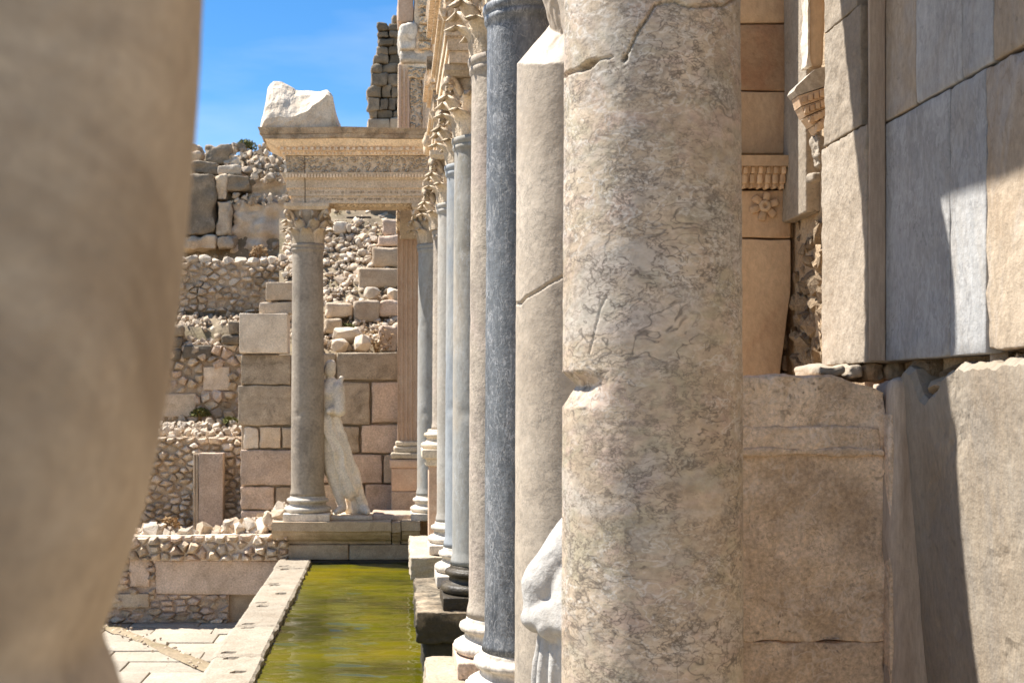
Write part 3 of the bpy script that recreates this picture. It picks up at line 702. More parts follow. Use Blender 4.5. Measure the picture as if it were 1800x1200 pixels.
inscription(we, X(545, 18), X(735, 18), 17.929, WZ + .155, .042, 4, 'lichen'); inscription(we, X(560, 18), X(735, 18), 17.948, WZ + .06, .04, 5, 'lichen')
bm = bmesh.new()                                    # coffered soffit panel under the wing beam
course_bm(bm, (X(585, 18), X(725, 18), 18.02, 18.42), WZ - .035, WZ + .0, -.02, 0, (1, 1, 1, 1)); frombm('soffit_panel', bm, M['frieze'], we)
# ressauts over each pair of columns
for lab, ya, yb in (('high carved entablature block over the two nearest columns', 3.02, 4.98), ('carved entablature block above the dark blue-grey and beige columns', 6.75, 8.55),
                    ('carved entablature block above light grey and blue-grey columns', 10.4, 12.35)):
    e = thing('entablature', lab, 'entablature', group='entablatures')
    entablature(e, (.47, 1.8, ya, yb), 4.55, (1, 0, 1, 1), .14)
e = thing('entablature', 'short carved entablature block above the whitish column', 'entablature', group='entablatures')
entablature(e, (.5, 1.8, 14.1, 15.0), 4.55, (1, 0, 1, 1), .12)
# console-like bracket stones left above the pedestal column
e = thing('entablature', 'small broken architrave piece over the short pedestal column', 'entablature', group='entablatures')
worn('architrave', (.47, 1.2, 15.5, 16.0, 4.44, 4.86), M['carved'], e, r=.02, div=4); worn('cornice', (.40, 1.2, 15.44, 16.06, 4.865, 5.05), M['carved'], e, r=.05, amp=.03, chip=.05, div=5)

# ------------------------------------------------------------------ broken marble block on the wing
def broken_block():
    y = 17.75
    prof = [  # px, top py of back ridge, py of the front break line
        (459, 203, 226), (466, 150, 214), (478, 141, 207), (492, 141, 203), (506, 150, 206), (515, 157, 205), (528, 160, 200), (545, 161, 190), (560, 158, 177), (575, 157, 164), (585, 168, 172), (591, 205, 212), (598, 228, 231)]
    vs, fs = [], []
    depth = [0, .06, .16, .3, .46, .58, .7]
    for i, (px, pt, pf) in enumerate(prof):
        x = X(px, y); zt, zf, zb = Z(pt, y), Z(pf, y), Z(239, y)
        row = [(0.10, zb), (0.05, zb + (zf - zb) * .5), (0, zf), (.14, zf + (zt - zf) * .35), (.3, zf + (zt - zf) * .8), (.45, zt), (.6, zt - .06), (.68, zb + (zt - zb) * .5), (.66, zb)]
        for (d, z) in row: vs.append(Vector((x, y + d, ZC + (z - ZC) * (y + d) / y if d < .5 else z)))
    n = 9; m = len(prof)
    for i in range(m - 1):
        for j in range(n - 1): fs.append([i * n + j, (i + 1) * n + j, (i + 1) * n + j + 1, i * n + j + 1])
        fs.append([i * n + n - 1, (i + 1) * n + n - 1, (i + 1) * n, i * n])
    fs.append(list(range(n))); fs.append([(m - 1) * n + j for j in range(n)][::-1])
    bm = bmesh.new(); bv = [bm.verts.new(v) for v in vs]
    for f in fs: bm.faces.new([bv[i] for i in f])
    bmesh.ops.triangulate(bm, faces=[f for f in bm.faces if len(f.verts) > 4])
    bmesh.ops.subdivide_edges(bm, edges=bm.edges[:], cuts=2, use_grid_fill=True)
    for v in bm.verts:
        p = v.co; q = noise.cell_vector(p * 7) - Vector((.5, .5, .5))
        v.co += Vector((fbm(p, 3.5, 1), fbm(p, 3.5, 2), fbm(p, 3.5, 3))) * .03
    bmesh.ops.smooth_vert(bm, verts=bm.verts[:], factor=.5, use_axis_x=True, use_axis_y=True, use_axis_z=True)
    for v in bm.verts: v.co += Vector((fbm(v.co, 9, 1), fbm(v.co, 9, 2), fbm(v.co, 9, 3))) * .012
    return frombm('marble_block', bm, M['pale'])
tag(broken_block(), 'large broken white marble block lying on top of the far entablature', 'stone block')

# ------------------------------------------------------------------ far wing podium
wp = thing('wing_podium', 'moulded stone podium carrying the far wing columns at the pool end', 'podium')
yf = 17.78
def wing_block(a, b, seed, dz=0.0):
    x0, x1 = X(a, yf), X(b, yf)
    prof = [(0, 0), (0, -.13), (.03, -.15), (.05, -.19), (.12, -.26), (.2, -.30), (.22, -.34), (.8, -.34), (.8, 0)]
    prof = [(yf + u, z + dz) for u, z in prof]
    o = extrude('crown_block', prof, 'x', x0, x1, M['lime'], wp, nseg=8); roughen(o, .012, 5, seed, 1)
wing_block(478, 687, 1); wing_block(689, 704, 2, -.012); wing_block(706, 738, 3, .008)
worn('dado_block', (X(505, yf), X(612, yf), yf + .16, yf + .9, -.56, -.342), M['lime'], wp, r=.02, amp=.01); worn('dado_block', (X(613, yf), X(738, yf), yf + .17, yf + .9, -.56, -.343), M['lime'], wp, r=.02, amp=.01)
worn('foot_block', (X(500, yf), X(740, yf), yf + .1, yf + .9, -1.5, -.563), M['damp'], wp, r=.03, amp=.02, div=6)
worn('floor_slab', (X(500, yf), 1.2, yf + .8, 19.5, -.5, -.02), M['lime'], wp, r=.02, div=4)
worn('step_slab', (X(655, 18.1), X(727, 18.1), 18.1, 18.7, -.018, .085), M['pink'], wp, r=.03, amp=.02, seed=4, div=4)
# ------------------------------------------------------------------ ashlar wall behind the wing
aw = thing('ashlar_wall', 'wall of large squared stone blocks behind the far wing statue', 'wall')
AY = 19.7
def ash(a, b, c, d, mt='lime', y=AY, th=.5, seed=None, r=.014, par=aw, amp=.016, name='block', chip=.08):
    sdk = seed if seed is not None else (a * 3 + c) * .1
    return worn(name, pxb(a + .7, b - .7, c + .7, d - .7, y + (math.sin(a * 7 + c) * .02), th), M[mt], par, r=r, amp=amp, seed=sdk, div=7, ns=6, chip=chip)
ash(420, 506, 550, 621, 'pale', AY - .12, r=.012, chip=.0, amp=.006); ash(423, 511, 623, 676, 'lichenblock'); ash(418, 513, 677, 748, 'lichenblock'); ash(428, 455, 750, 789, 'pale'); ash(456, 494, 750, 788, 'lime'); ash(495, 530, 750, 788, 'lime')
ash(422, 514, 790, 853, 'pink'); ash(422, 482, 855, 895, 'pink'); ash(484, 530, 855, 896, 'lime'); ash(423, 520, 897, 935, 'pink'); ash(467, 516, 495, 528, 'rubble', AY + .1); ash(455, 516, 530, 552, 'pale', AY + .05)
ash(512, 590, 621, 668, 'lichenblock', AY + .05); ash(592, 699, 619, 668, 'lichenblock'); ash(514, 650, 671, 746, 'lichenblock'); ash(653, 712, 671, 743, 'pink'); ash(532, 632, 749, 796, 'lichenblock'); ash(635, 712, 746, 796, 'pink')
ash(516, 672, 798, 849, 'pink'); ash(674, 720, 798, 849, 'lime'); ash(532, 600, 851, 900, 'lime'); ash(602, 640, 851, 905, 'pink'); ash(642, 730, 851, 905, 'pink'); ash(520, 730, 906, 935, 'lime')
worn('mortar_core', pxb(424, 728, 625, 930, AY + .12, .45), M['mortar'], aw, r=.02)
# fluted pilaster on its pedestal
fp_ = thing('fluted_pilaster', 'pinkish fluted pilaster on a moulded base and two-block pedestal', 'pilaster', (X(719, 19.2), 19.2, 0))
hw = .175; prof = []
nfl = 5; prof.append((-hw, .3)); prof.append((-hw, 0))
for k in range(nfl):
    c0 = -hw + (k + .5) * 2 * hw / nfl
    for q in range(7):
        a = math.pi * q / 6; prof.append((c0 - .025 * math.cos(a), .02 * math.sin(a) * 1.1))
prof += [(hw, 0), (hw, .3)]
za, zb = Z(775, 19.2), Z(388, 19.2)
o = extrude('shaft', prof, 'z', za, zb, M['pilaster'], fp_, nseg=10); roughen(o, .006, 4, 3, 0)
for (e, a, b) in ((.035, 775, 784), (.06, 784, 795), (.10, 795, 806)): worn('base_moulding', (-hw - e, hw + e, -e, .3, Z(b, 19.2) + .001, Z(a, 19.2)), M['statue'], fp_, r=.03, amp=.012, seed=a)
worn('pedestal_block', (-.30, .26, -.12, .4, Z(822, 19.2) + .003, Z(806.5, 19.2)), M['pilaster'], fp_, r=.025); worn('pedestal_block', (-.27, .26, -.10, .4, Z(862, 19.2), Z(822, 19.2)), M['pilaster'], fp_, r=.02); worn('pedestal_block', (-.272, .262, -.105, .4, -.5, Z(862, 19.2) - .003), M['pink'], fp_, r=.02)
worn('capital_block', (-hw - .02, hw + .02, -.03, .32, zb - .16, zb + .2), M['frieze'], fp_, r=.02, amp=.015, div=5)
# carved pier remains above the wing
up = thing('carved_pier', 'tall carved pier with vine panels standing above the wing entablature', 'pier', (0, 0, 0))
UY = 19.0
worn('pier_core', pxb(703, 775, 232, 420, UY + .15, .5), M['lime'], up, r=.02)
worn('panel_block', pxb(700, 778, 112, 233, UY, .6), M['carved'], up, r=.012, amp=.008, div=5)
for a, b, c, d in ((700, 705, 114, 232), (709, 712, 120, 232), (716, 720, 132, 232)): worn('frame_strip', pxb(a, b, c, d, UY - .05, .06), M['pilaster'], up, r=.008, amp=.003)
worn('vine_panel', pxb(721, 742, 140, 231, UY - .03, .05), M['frieze'], up, r=.01, amp=.03, div=8, ns=16)
worn('frame_strip', pxb(743, 746, 140, 232, UY - .05, .06), M['carved'], up, r=.008); worn('vine_panel', pxb(718, 775, 118, 136, UY - .05, .06), M['frieze'], up, r=.01, amp=.03, div=8, ns=16)
worn('ledge_block', pxb(703, 766, 86, 111, UY - .04, .6), M['white'], up, r=.05, amp=.04, div=6, chip=.1, ns=5); worn('white_block', pxb(702, 732, 40, 88, UY - .1, .5), M['white'], up, r=.06, amp=.05, div=6, chip=.1, ns=5)
worn('upper_block', pxb(728, 776, -40, 95, UY - .04, .6), M['carved'], up, r=.02, amp=.02, div=6); worn('upper_block', pxb(700, 727, -60, 38, UY - .02, .6), M['pilaster'], up, r=.03, amp=.03, div=6)
for k in range(7): worn('vine_panel', pxb(737, 757, -16 + k * 15, -4 + k * 15, UY - .09, .06), M['frieze'], up, r=.015, amp=.03, div=4, ns=14, seed=k)
worn('frame_strip', pxb(760, 763, -40, 92, UY - .08, .06), M['carved'], up, r=.008)
# dark rubble stack beyond
ds = thing('rubble_pier', 'dark jagged stack of rubble masonry against the blue sky', 'ruined pier')
DY = 24.75
rows = [(208, 229, 646, 712), (194, 208, 650, 712), (172, 194, 647, 712), (150, 172, 645, 712), (128, 150, 653, 712), (112, 128, 652, 712), (96, 112, 656, 712), (80, 96, 662, 712), (66, 80, 666, 712), (54, 66, 664, 712), (40, 54, 664, 712), (24, 40, 690, 712)]
rd = random.Random(4)
for c, d, a, b in rows:
    x = a
    while x < b - 4:
        w_ = min(rd.uniform(11, 30), b - x)
        if c == 208: w_ = 40
        worn('stone', pxb(x, x + w_ - .6, c + .4, d - .4, DY + rd.uniform(-.06, .06), .5), M['dark' if c != 208 else 'lime'], ds, r=.03, amp=.05, seed=x + c, div=2, ns=5, chip=.1); x += w_
worn('core', pxb(668, 712, 60, 226, DY + .3, .5), M['dark'], ds, r=.05); worn('core', pxb(650, 712, 229.5, 430, DY + .02, .7), M['dark'], ds, r=.05, amp=.05)

# ------------------------------------------------------------------ rubble walls on the left
pw = thing('retaining_wall', 'low rubble wall with pink slab and boulder top left of the pool', 'wall')
PY_ = 18.02
masonry(pw, [(120, 1044), (402, 1044), (402, 1094), (120, 1094)], PY_, 13, ['pink', 'rubble', 'pink', 'lime'], 1, asp=1.9, gap=1.6, backing='pink')
masonry(pw, [(120, 978), (275, 978), (275, 1044), (120, 1044)], PY_, 13, ['pink', 'rubble'], 2, asp=1.3, gap=1.6, backing='pink', skip=((226, 262, 978, 1034), (185, 262, 1040, 1072)))
ash(226, 263, 980, 1032, 'pink', PY_ - .03, .2, par=pw, name='slab'); ash(184, 262, 1042, 1068, 'lime', PY_ - .04, .25, par=pw, name='slab'); ash(272, 505, 984, 1045, 'pink', PY_ - .02, .3, par=pw, name='slab', amp=.02)
worn('mortar_core', pxb(110, 506, 948, 1100, PY_ + .1, .3), M['mortar'], pw, r=.03)
masonry(pw, [(130, 944), (508, 938), (508, 985), (130, 985)], PY_ - .04, 19, ['pale', 'rubble', 'pale', 'pink', 'lime'], 12, asp=1.2, gap=1.2, dome=.09, backing='pale')
rd = random.Random(21)
for k in range(26):
    px = 140 + k * 14 + rd.uniform(-5, 5); w_ = rd.uniform(22, 46)
    o = stone(pw, rd.choice(('pale', 'pale', 'rubble', 'lime')), (X(px, PY_), PY_ + .12 + rd.uniform(0, .1), Z(942 - max(0, px - 400) * .3 + rd.uniform(-6, 8), PY_)), w_ * PY_ / F, rd)
def slope_top(px): return 930 - max(0, (px - 400)) * .52 - 8 * math.sin(px * .05)
for k in range(270):
    px = rd.uniform(150, 498); dpt = rd.uniform(0, .55)
    yy = PY_ + .12 + dpt; py = 952 - dpt * 30; lo = slope_top(px)
    py = rd.uniform(lo, max(lo + 6, py)); s_ = rd.choice((10, 14, 18, 24, 32)) * rd.uniform(.8, 1.2) * yy / F
    stone(pw, rd.choice(('pale', 'pale', 'rubble', 'lime')), (X(px, yy), yy, Z(py + 4, yy)), s_, rd)
for kd in ('pale', 'rubble'):
    items = []
    for k in range(420):
        px = rd.uniform(140, 500); d_ = rd.uniform(0, .6); yy = PY_ + .06 + d_; t_ = d_ / .6
        py = (slope_top(px) + 30) * (1 - t_) + (slope_top(px) + 4) * t_ + rd.uniform(-5, 3)
        items.append((X(px, yy), yy, Z(py, yy), rd.uniform(.04, .13)))
    scree(pw, kd, items, 7)
vs = []
for px in (130, 260, 380, 420, 460, 505):
    for d_, e_ in ((.1, 44), (.3, 24), (.65, 14)): vs.append((X(px, PY_ + d_), PY_ + d_, Z(max(slope_top(px), 0) + e_, PY_ + d_)))
fs = [[i * 3 + j, (i + 1) * 3 + j, (i + 1) * 3 + j + 1, i * 3 + j + 1] for i in range(5) for j in range(2)]
mesh('rubble_core', vs, fs, M['earth'], pw)

rw = thing('rubble_wall', 'dark-jointed fieldstone wall behind the upright stone post', 'wall')
RY = 20.3
masonry(rw, [(215, 768), (428, 768), (428, 942), (205, 942)], RY, 12.5, ['rubble', 'rubble', 'lime', 'pale', 'pale'], 3, asp=1.45, gap=1.8, th=.2, dome=.05)
rd = random.Random(31)
for k in range(170):
    d_ = rd.uniform(0, 1.0); px = rd.uniform(225, 432); yy = RY + .08 + d_
    stone(rw, rd.choice(('pale', 'pale', 'rubble')), (X(px, yy), yy, Z(765 - 20 * d_ + rd.uniform(-4, 4), yy)), rd.uniform(8, 19) * yy / F, rd)
post = thing('stone_post', 'upright pinkish stone door post before the fieldstone wall', 'stone post', (0, 0, 0))
worn('post_body', pxb(349, 392, 796, 942, RY - .35, .25), M['pink'], post, r=.015, amp=.01, div=4)
for a, b in ((339.5, 343), (344, 348)): worn('edge_moulding', pxb(a, b, 797, 942, RY - .34, .2), M['lime'], post, r=.01, amp=.006)
w4 = thing('polygonal_wall', 'wall of big irregular polygonal stones below the dark ledge', 'wall')
WY = 21.75
masonry(w4, [(270, 606), (428, 606), (428, 742), (262, 742)], WY, 19, ['rubble', 'lime', 'pink', 'rubble'], 8, asp=1.15, gap=2.4, dome=.03, skip=((357, 403, 642, 686), (262, 345, 690, 732)))
ash(356, 404, 644, 686, 'rubble', WY - .06, .2, par=w4, name='stone', chip=.0); ash(272, 345, 691, 733, 'lime', WY - .04, .2, par=w4, name='stone'); ash(352, 400, 686, 706, 'pink', WY - .05, .2, par=w4, name='stone')
for a, b, c, d in ((320, 373, 606, 632), (286, 319, 612, 634), (290, 320, 592, 612), (294, 321, 570, 592), (388, 422, 588, 606), (400, 421, 564, 588)): ash(a, b, c, d, 'dark', WY - .08, .35, par=w4, name='ledge_stone', r=.04)
rd = random.Random(41)
for k in range(60):
    px = rd.uniform(318, 400); d_ = rd.uniform(.0, .9); yy = WY + d_
    stone(w4, rd.choice(('pale', 'lime', 'rubble')), (X(px, yy), yy, Z(606 - 28 * d_ + rd.uniform(-3, 3), yy)), rd.uniform(8, 20) * yy / F, rd)
w5 = thing('upper_rubble_wall', 'upper fieldstone wall with pale capping stones under the dark cliff', 'wall')
UYW = 23.1
masonry(w5, [(290, 462), (520, 458), (520, 548), (285, 548)], UYW, 12, ['rubble', 'rubble', 'lime', 'pale'], 5, asp=1.4, gap=1.9)
rd = random.Random(51); x = 290
while x < 520:
    w_ = rd.uniform(14, 26); stone(w5, 'pale', (X(x + w_ / 2, UYW), UYW + .1, Z(458 + rd.uniform(-4, 4), UYW)), (w_ * UYW / F * 1.1, .35, rd.uniform(16, 22) * UYW / F), rd); x += w_ * .9
for k in range(60):
    px = rd.uniform(295, 440); d_ = rd.uniform(0, .9); yy = 22.15 + d_
    stone(w5, rd.choice(('rubble', 'lime', 'dark')), (X(px, yy), yy, ground_z(X(px, yy), yy) + .02), rd.uniform(7, 16) * yy / F, rd)

items = []
rs = random.Random(91)
for k in range(5200):
    yy = rs.uniform(18.3, 28.2); xx = rs.uniform(-.245 * yy, .3)
    items.append((xx, yy, ground_z(xx, yy) + .10 * fbm((xx, yy, 0), 1.3, 3) + .05 * fbm((xx, yy, 0), 5, 4) - .01, .05 + .16 * rs.random() ** 3))
hs_ = [o for o in COL.objects if o.name == 'hillside'][0]
scree(hs_, 'rubble', items[:2700], 1); scree(hs_, 'lime', items[2700:4300], 2); scree(hs_, 'pale', items[4300:], 3)
# ------------------------------------------------------------------ big weathered blocks and debris on the hillside
hb = thing('ruined_terrace', 'dark weathered blocks of the ruined terrace on the left skyline', 'ruin')
HY = 25.2
for a, b, c, d, mt, dy in ((318, 378, 306, 412, 'dark', 0), (379, 398, 308, 352, 'lime', .1), (381, 406, 354, 412, 'lime', .05), (318, 379, 414, 438, 'lime', -.05), (381, 411, 414, 436, 'lime', -.08),
                           (335, 382, 284, 305, 'dark', .3), (383, 424, 290, 306, 'pale', .25), (360, 404, 254, 288, 'dark', .7), (399, 440, 308, 334, 'dark', .15), (320, 350, 268, 284, 'rubble', .6), (335, 350, 252, 268, 'lime', .9),
                           (408, 520, 356, 446, 'rubble', .25), (440, 520, 306, 356, 'rubble', .6)):
    worn('block', pxb(a, b, c, d, HY + dy, .8), M[mt], hb, r=.04, amp=.16 if b - a > 70 else .06, seed=a + c, div=22 if b - a > 70 else 9, ns=3.2, chip=.25)
worn('cavity_back', pxb(315, 416, 436, 462, HY + .5, .5), M['mortar'], hb, r=.03)
rd = random.Random(61)
for k in range(150):
    px = rd.uniform(398, 520); py = rd.uniform(255, 320); yy = HY + .2 + (330 - py) / 80
    stone(hb, rd.choice(('rubble', 'lime', 'dark', 'pale')), (X(px, yy), yy, Z(py, yy)), rd.uniform(7, 24) * yy / F, rd)
for k in range(60):
    px = rd.uniform(405, 515); py = 350 + rd.uniform(-6, 10); yy = HY + .3
    stone(hb, rd.choice(('pale', 'rubble')), (X(px, yy), yy - .1, Z(py, yy)), rd.uniform(5, 15) * yy / F, rd)
dh = thing('rubble_heap', 'slope of collapsed rubble and blocks seen below the far entablature', 'rubble heap')
rd = random.Random(71)
def heap_y(py): return 20.6 + (620 - py) / 235 * 3.6
for kd in ('pale', 'rubble', 'lime'):
    scree(dh, kd, [(lambda px, py: (X(px, heap_y(py)), heap_y(py) + .09, Z(py, heap_y(py)), .04 + .2 * rd.random() ** 3))(rd.uniform(500, 704), rd.uniform(386, 615)) for k in range(380)], 5)
for k in range(250):
    px = rd.uniform(500, 700); py = rd.uniform(392, 612); yy = heap_y(py)
    if px < 575 and py > 545: continue
    s_ = rd.choice((6, 8, 9, 11, 14, 20)) * rd.uniform(.8, 1.2)
    stone(dh, rd.choice(('pale', 'pale', 'rubble', 'lime', 'rubble')), (X(px, yy), yy + .05, Z(py, yy)), s_ * yy / F, rd)
vs = [(X(px, heap_y(py)), heap_y(py) + .1 + .08 * fbm((px, py, 0), .06, 2), Z(py + 3, heap_y(py))) for py in range(380, 640, 8) for px in range(490, 725, 8)]
nn = len(range(490, 725, 8)); mm = len(range(380, 640, 8))
mesh('rubble_fill', vs, [[j * nn + i, j * nn + i + 1, (j + 1) * nn + i + 1, (j + 1) * nn + i] for j in range(mm - 1) for i in range(nn - 1)], M['earth'], dh)
for a, b, c, d, mt in ((655, 702, 434, 470, 'lime'), (629, 700, 471, 506, 'lime'), (664, 702, 412, 432, 'pink'), (672, 702, 386, 414, 'pink'), (572, 622, 533, 558, 'rubble'), (666, 702, 528, 556, 'pink'), (667, 698, 572, 618, 'pink'), (620, 668, 528, 566, 'rubble'),
                       (570, 600, 560, 584, 'lime'), (586, 610, 388, 410, 'pale'), (610, 617, 394, 408, 'pale')):
    worn('block', pxb(a, b, c, d, heap_y((c + d) / 2) - .22, .5), M[mt], dh, r=.05, amp=.03, seed=a + c, div=4, ns=4, chip=.12)
for a, b, c, d in ((585, 632, 575, 604), (582, 612, 596, 619), (622, 652, 590, 619), (640, 668, 505, 528), (680, 702, 505, 530)):
    y_ = heap_y((c + d) / 2) - .25; stone(dh, 'pale', (X((a + b) / 2, y_), y_, Z((c + d) / 2, y_)), ((b - a) * y_ / F * 1.2, .4, (d - c) * y_ / F * 1.25), rd)
worn('hole_shade_block', pxb(608, 652, 380, 398, 24.6, .3), M['recess_shade'], dh, r=.03)  # added dark block, paints the shade of a hole at the slope top

# ------------------------------------------------------------------ plants
def tuft(label, loc, size, n, mt, seed, cat='plant', name='shrub', squash=.8, leaf=.05, stems=6):
    rd = random.Random(seed); t = thing(name, label, cat, loc)
    vs, fs = [], []
    for k in range(n):
        d = Vector((rd.gauss(0, 1), rd.gauss(0, 1), rd.gauss(0, 1))).normalized() * size * rd.uniform(.35, 1) ** .6
        p = Vector((d.x, d.y, abs(d.z) * squash + .02)); u = Vector((rd.gauss(0, 1), rd.gauss(0, 1), rd.gauss(0, 1))).normalized(); v = u.orthogonal().normalized()
        s_ = leaf * rd.uniform(.6, 1.3); b = len(vs); vs += [p - u * s_, p + v * s_ * .4, p + u * s_, p - v * s_ * .4]; fs.append([b, b + 1, b + 2, b + 3])
    stuff(mesh('foliage', vs, fs, M[mt], t, smooth=False))
    for k in range(stems):
        e = Vector((rd.uniform(-1, 1), rd.uniform(-1, 1), rd.uniform(.6, 1.2))) * size * .7; a, b = tube([(0, 0, -.1), e * .5 + Vector((0, 0, .02)), e], [.012, .008, .004], 5); mesh('stem', a, b, M['dryplant'], t)
yy = WY - .25; tuft('small olive green shrub growing from the polygonal wall', (X(352, yy), yy, Z(733, yy)), .19, 420, 'bush', 1, leaf=.03)
yy = HY + 1.6; tuft('green shrub on the hill skyline left of the entablature', (X(432, yy), yy, Z(264, yy)), .26, 420, 'bush', 2, leaf=.04)
yy = 20.75; tuft('dry brown weed growing among blocks beside the fluted pilaster', (X(662, yy), yy, Z(618, yy)), .32, 160, 'dryplant', 3, leaf=.035, squash=1.6, stems=12)
yy = 21.4; tuft('low yellow-green weed on the rubble slope behind the wing', (X(608, yy), yy, Z(576, yy)), .16, 220, 'bush', 4, leaf=.03, squash=.4)
yy = 22.2; tuft('dry tuft of grass on the dark stone ledge', (X(390, yy), yy, Z(602, yy)), .17, 200, 'dryplant', 5, leaf=.04, squash=1.3)

yy = PY_ + .4; tuft('dry grass tuft on the rubble top of the low wall', (X(300, yy), yy, Z(930, yy)), .13, 160, 'dryplant', 6, leaf=.04, squash=1.4)
yy = 23.3; tuft('dry weed on the capping stones of the upper fieldstone wall', (X(455, yy), yy, Z(452, yy)), .18, 200, 'dryplant', 7, leaf=.04, squash=1.3)
yy = 21.2; tuft('pale green weed on pebbly top of the fieldstone wall', (X(405, yy), yy, Z(745, yy)), .14, 200, 'bush', 8, leaf=.03, squash=.8)
rs = random.Random(77); vs, fs = [], []
for k in range(330):
    yy = rs.uniform(18.4, 28); xx = rs.uniform(-.24 * yy, .2); zz = ground_z(xx, yy) + .1 * fbm((xx, yy, 0), 1.3, 3)
    for b_ in range(rs.randint(6, 16)):
        a = rs.uniform(0, 6.3); L_ = rs.uniform(.06, .2); dx, dy = math.cos(a) * L_ * .45, math.sin(a) * L_ * .45; x0, y0 = xx + rs.gauss(0, .04), yy + rs.gauss(0, .04); n0 = len(vs)
        vs += [(x0 - .006, y0, zz - .03), (x0 + .006, y0, zz - .03), (x0 + dx, y0 + dy, zz + L_)]; fs.append([n0, n0 + 1, n0 + 2])
gr = mesh('dry_grass', vs, fs, M['dryplant'], smooth=False); gr['label'] = 'sparse dry grass scattered over the rubble hillside'; gr['category'] = 'grass'; stuff(gr)
# ------------------------------------------------------------------ statues
def capsule(bm, p0, r0, p1, r1, seg=16, sq=(1, 1, 1)):
    p0, p1 = Vector(p0), Vector(p1); n = 10; pts, rd_ = [], []
    d = (p1 - p0); L_ = d.length; d.normalize()
    for k in range(6): a = math.pi / 2 * k / 5; pts.append(p0 - d * r0 * math.cos(a)); rd_.append(max(.004, r0 * math.sin(a)))
    for k in range(1, 6): t = k / 6; pts.append(p0 + d * L_ * t); rd_.append(r0 + (r1 - r0) * t)
    for k in range(6): a = math.pi / 2 * k / 5; pts.append(p1 + d * r1 * math.sin(a)); rd_.append(max(.004, r1 * math.cos(a)))
    vs, fs = tube(pts, rd_, seg)
    c = (p0 + p1) / 2
    bv = [bm.verts.new(Vector(((v.x - c.x) * sq[0] + c.x, (v.y - c.y) * sq[1] + c.y, (v.z - c.z) * sq[2] + c.z))) for v in vs]
    for f in fs: bm.faces.new([bv[i] for i in f])
def sculpt(name, bm, mt, parent, voxel, fn=None, smooth=6):
    me = bpy.data.meshes.new(name); bmesh.ops.recalc_face_normals(bm, faces=bm.faces[:]); bm.to_mesh(me); bm.free()
    o = bpy.data.objects.new(name, me); COL.objects.link(o)
    m = o.modifiers.new('r', 'REMESH'); m.mode = 'VOXEL'; m.voxel_size = voxel
    s_ = o.modifiers.new('s', 'SMOOTH'); s_.iterations = smooth; s_.factor = .5
    dg = bpy.context.evaluated_depsgraph_get(); me2 = bpy.data.meshes.new_from_object(o.evaluated_get(dg)); COL.objects.unlink(o); bpy.data.objects.remove(o)
    if fn:
        ns_ = [v.normal.copy() for v in me2.vertices]
        for v, n_ in zip(me2.vertices, ns_): v.co += n_ * fn(v.co)
    me2.polygons.foreach_set('use_smooth', [True] * len(me2.polygons)); me2.materials.clear(); me2.materials.append(mt); me2.name = name
    return link(name, me2, None, parent)
# far statue: leaning nude upper body, draped legs and support, standing on the wing podium
sy = 18.35
st = thing('statue', 'pale weathered marble statue standing beside the far grey granite column', 'statue', (X(612, sy), sy, 0), 'marble statues')
def q(px, py, dy=0): return (X(px, sy) - X(612, sy), dy, Z(py, sy))
bm = bmesh.new()
capsule(bm, q(574, 762), .19, q(580, 690), .19, sq=(1, .75, 1)); capsule(bm, q(580, 690), .18, q(582, 678), .13)
capsule(bm, q(579, 676), .06, q(580, 655), .06); capsule(bm, q(579, 652, -.02), .095, q(581, 642, -.03), .085)
capsule(bm, q(594, 684, -.08), .105, q(598, 722, -.16), .085); capsule(bm, q(599, 718, -.12), .065, q(580, 722, -.22), .05)
capsule(bm, q(600, 664, .02), .035, q(598, 678, 0), .04)
capsule(bm, q(560, 688), .08, q(548, 730), .06); capsule(bm, q(548, 730), .06, q(550, 780, -.05), .045)
capsule(bm, q(566, 764), .14, q(584, 830, -.05), .11); capsule(bm, q(584, 830, -.05), .105, q(602, 890, -.03), .065); capsule(bm, q(602, 893, -.05), .06, q(592, 897, -.2), .045)
capsule(bm, q(592, 768), .15, q(615, 830), .115); capsule(bm, q(615, 830), .11, q(638, 888, .05), .075); capsule(bm, q(638, 892, .03), .07, q(646, 898, -.12), .05)
sculpt('body', bm, M['statuewhite'], st, .016, lambda p: .006 * fbm(p, 12, 1), smooth=4)
bm = bmesh.new()
capsule(bm, q(576, 745), .23, q(592, 800), .225, sq=(1, .8, 1)); capsule(bm, q(592, 800), .215, q(612, 855), .2, sq=(1, .8, 1)); capsule(bm, q(612, 812, .12), .12, q(624, 893, .14), .16)
sculpt('drapery', bm, M['statuewhite'], st, .014, lambda p: .022 * (1 - 2 * abs(math.sin(p.x * 26 + p.z * 9 + 1.5 * nz(p, 3))) ** .7) + .006 * fbm(p, 9), smooth=4)
worn('statue_plinth', (q(583, 0)[0], q(656, 0)[0], -.3, .3, .0, .06), M['statue'], st, r=.02, amp=.01)
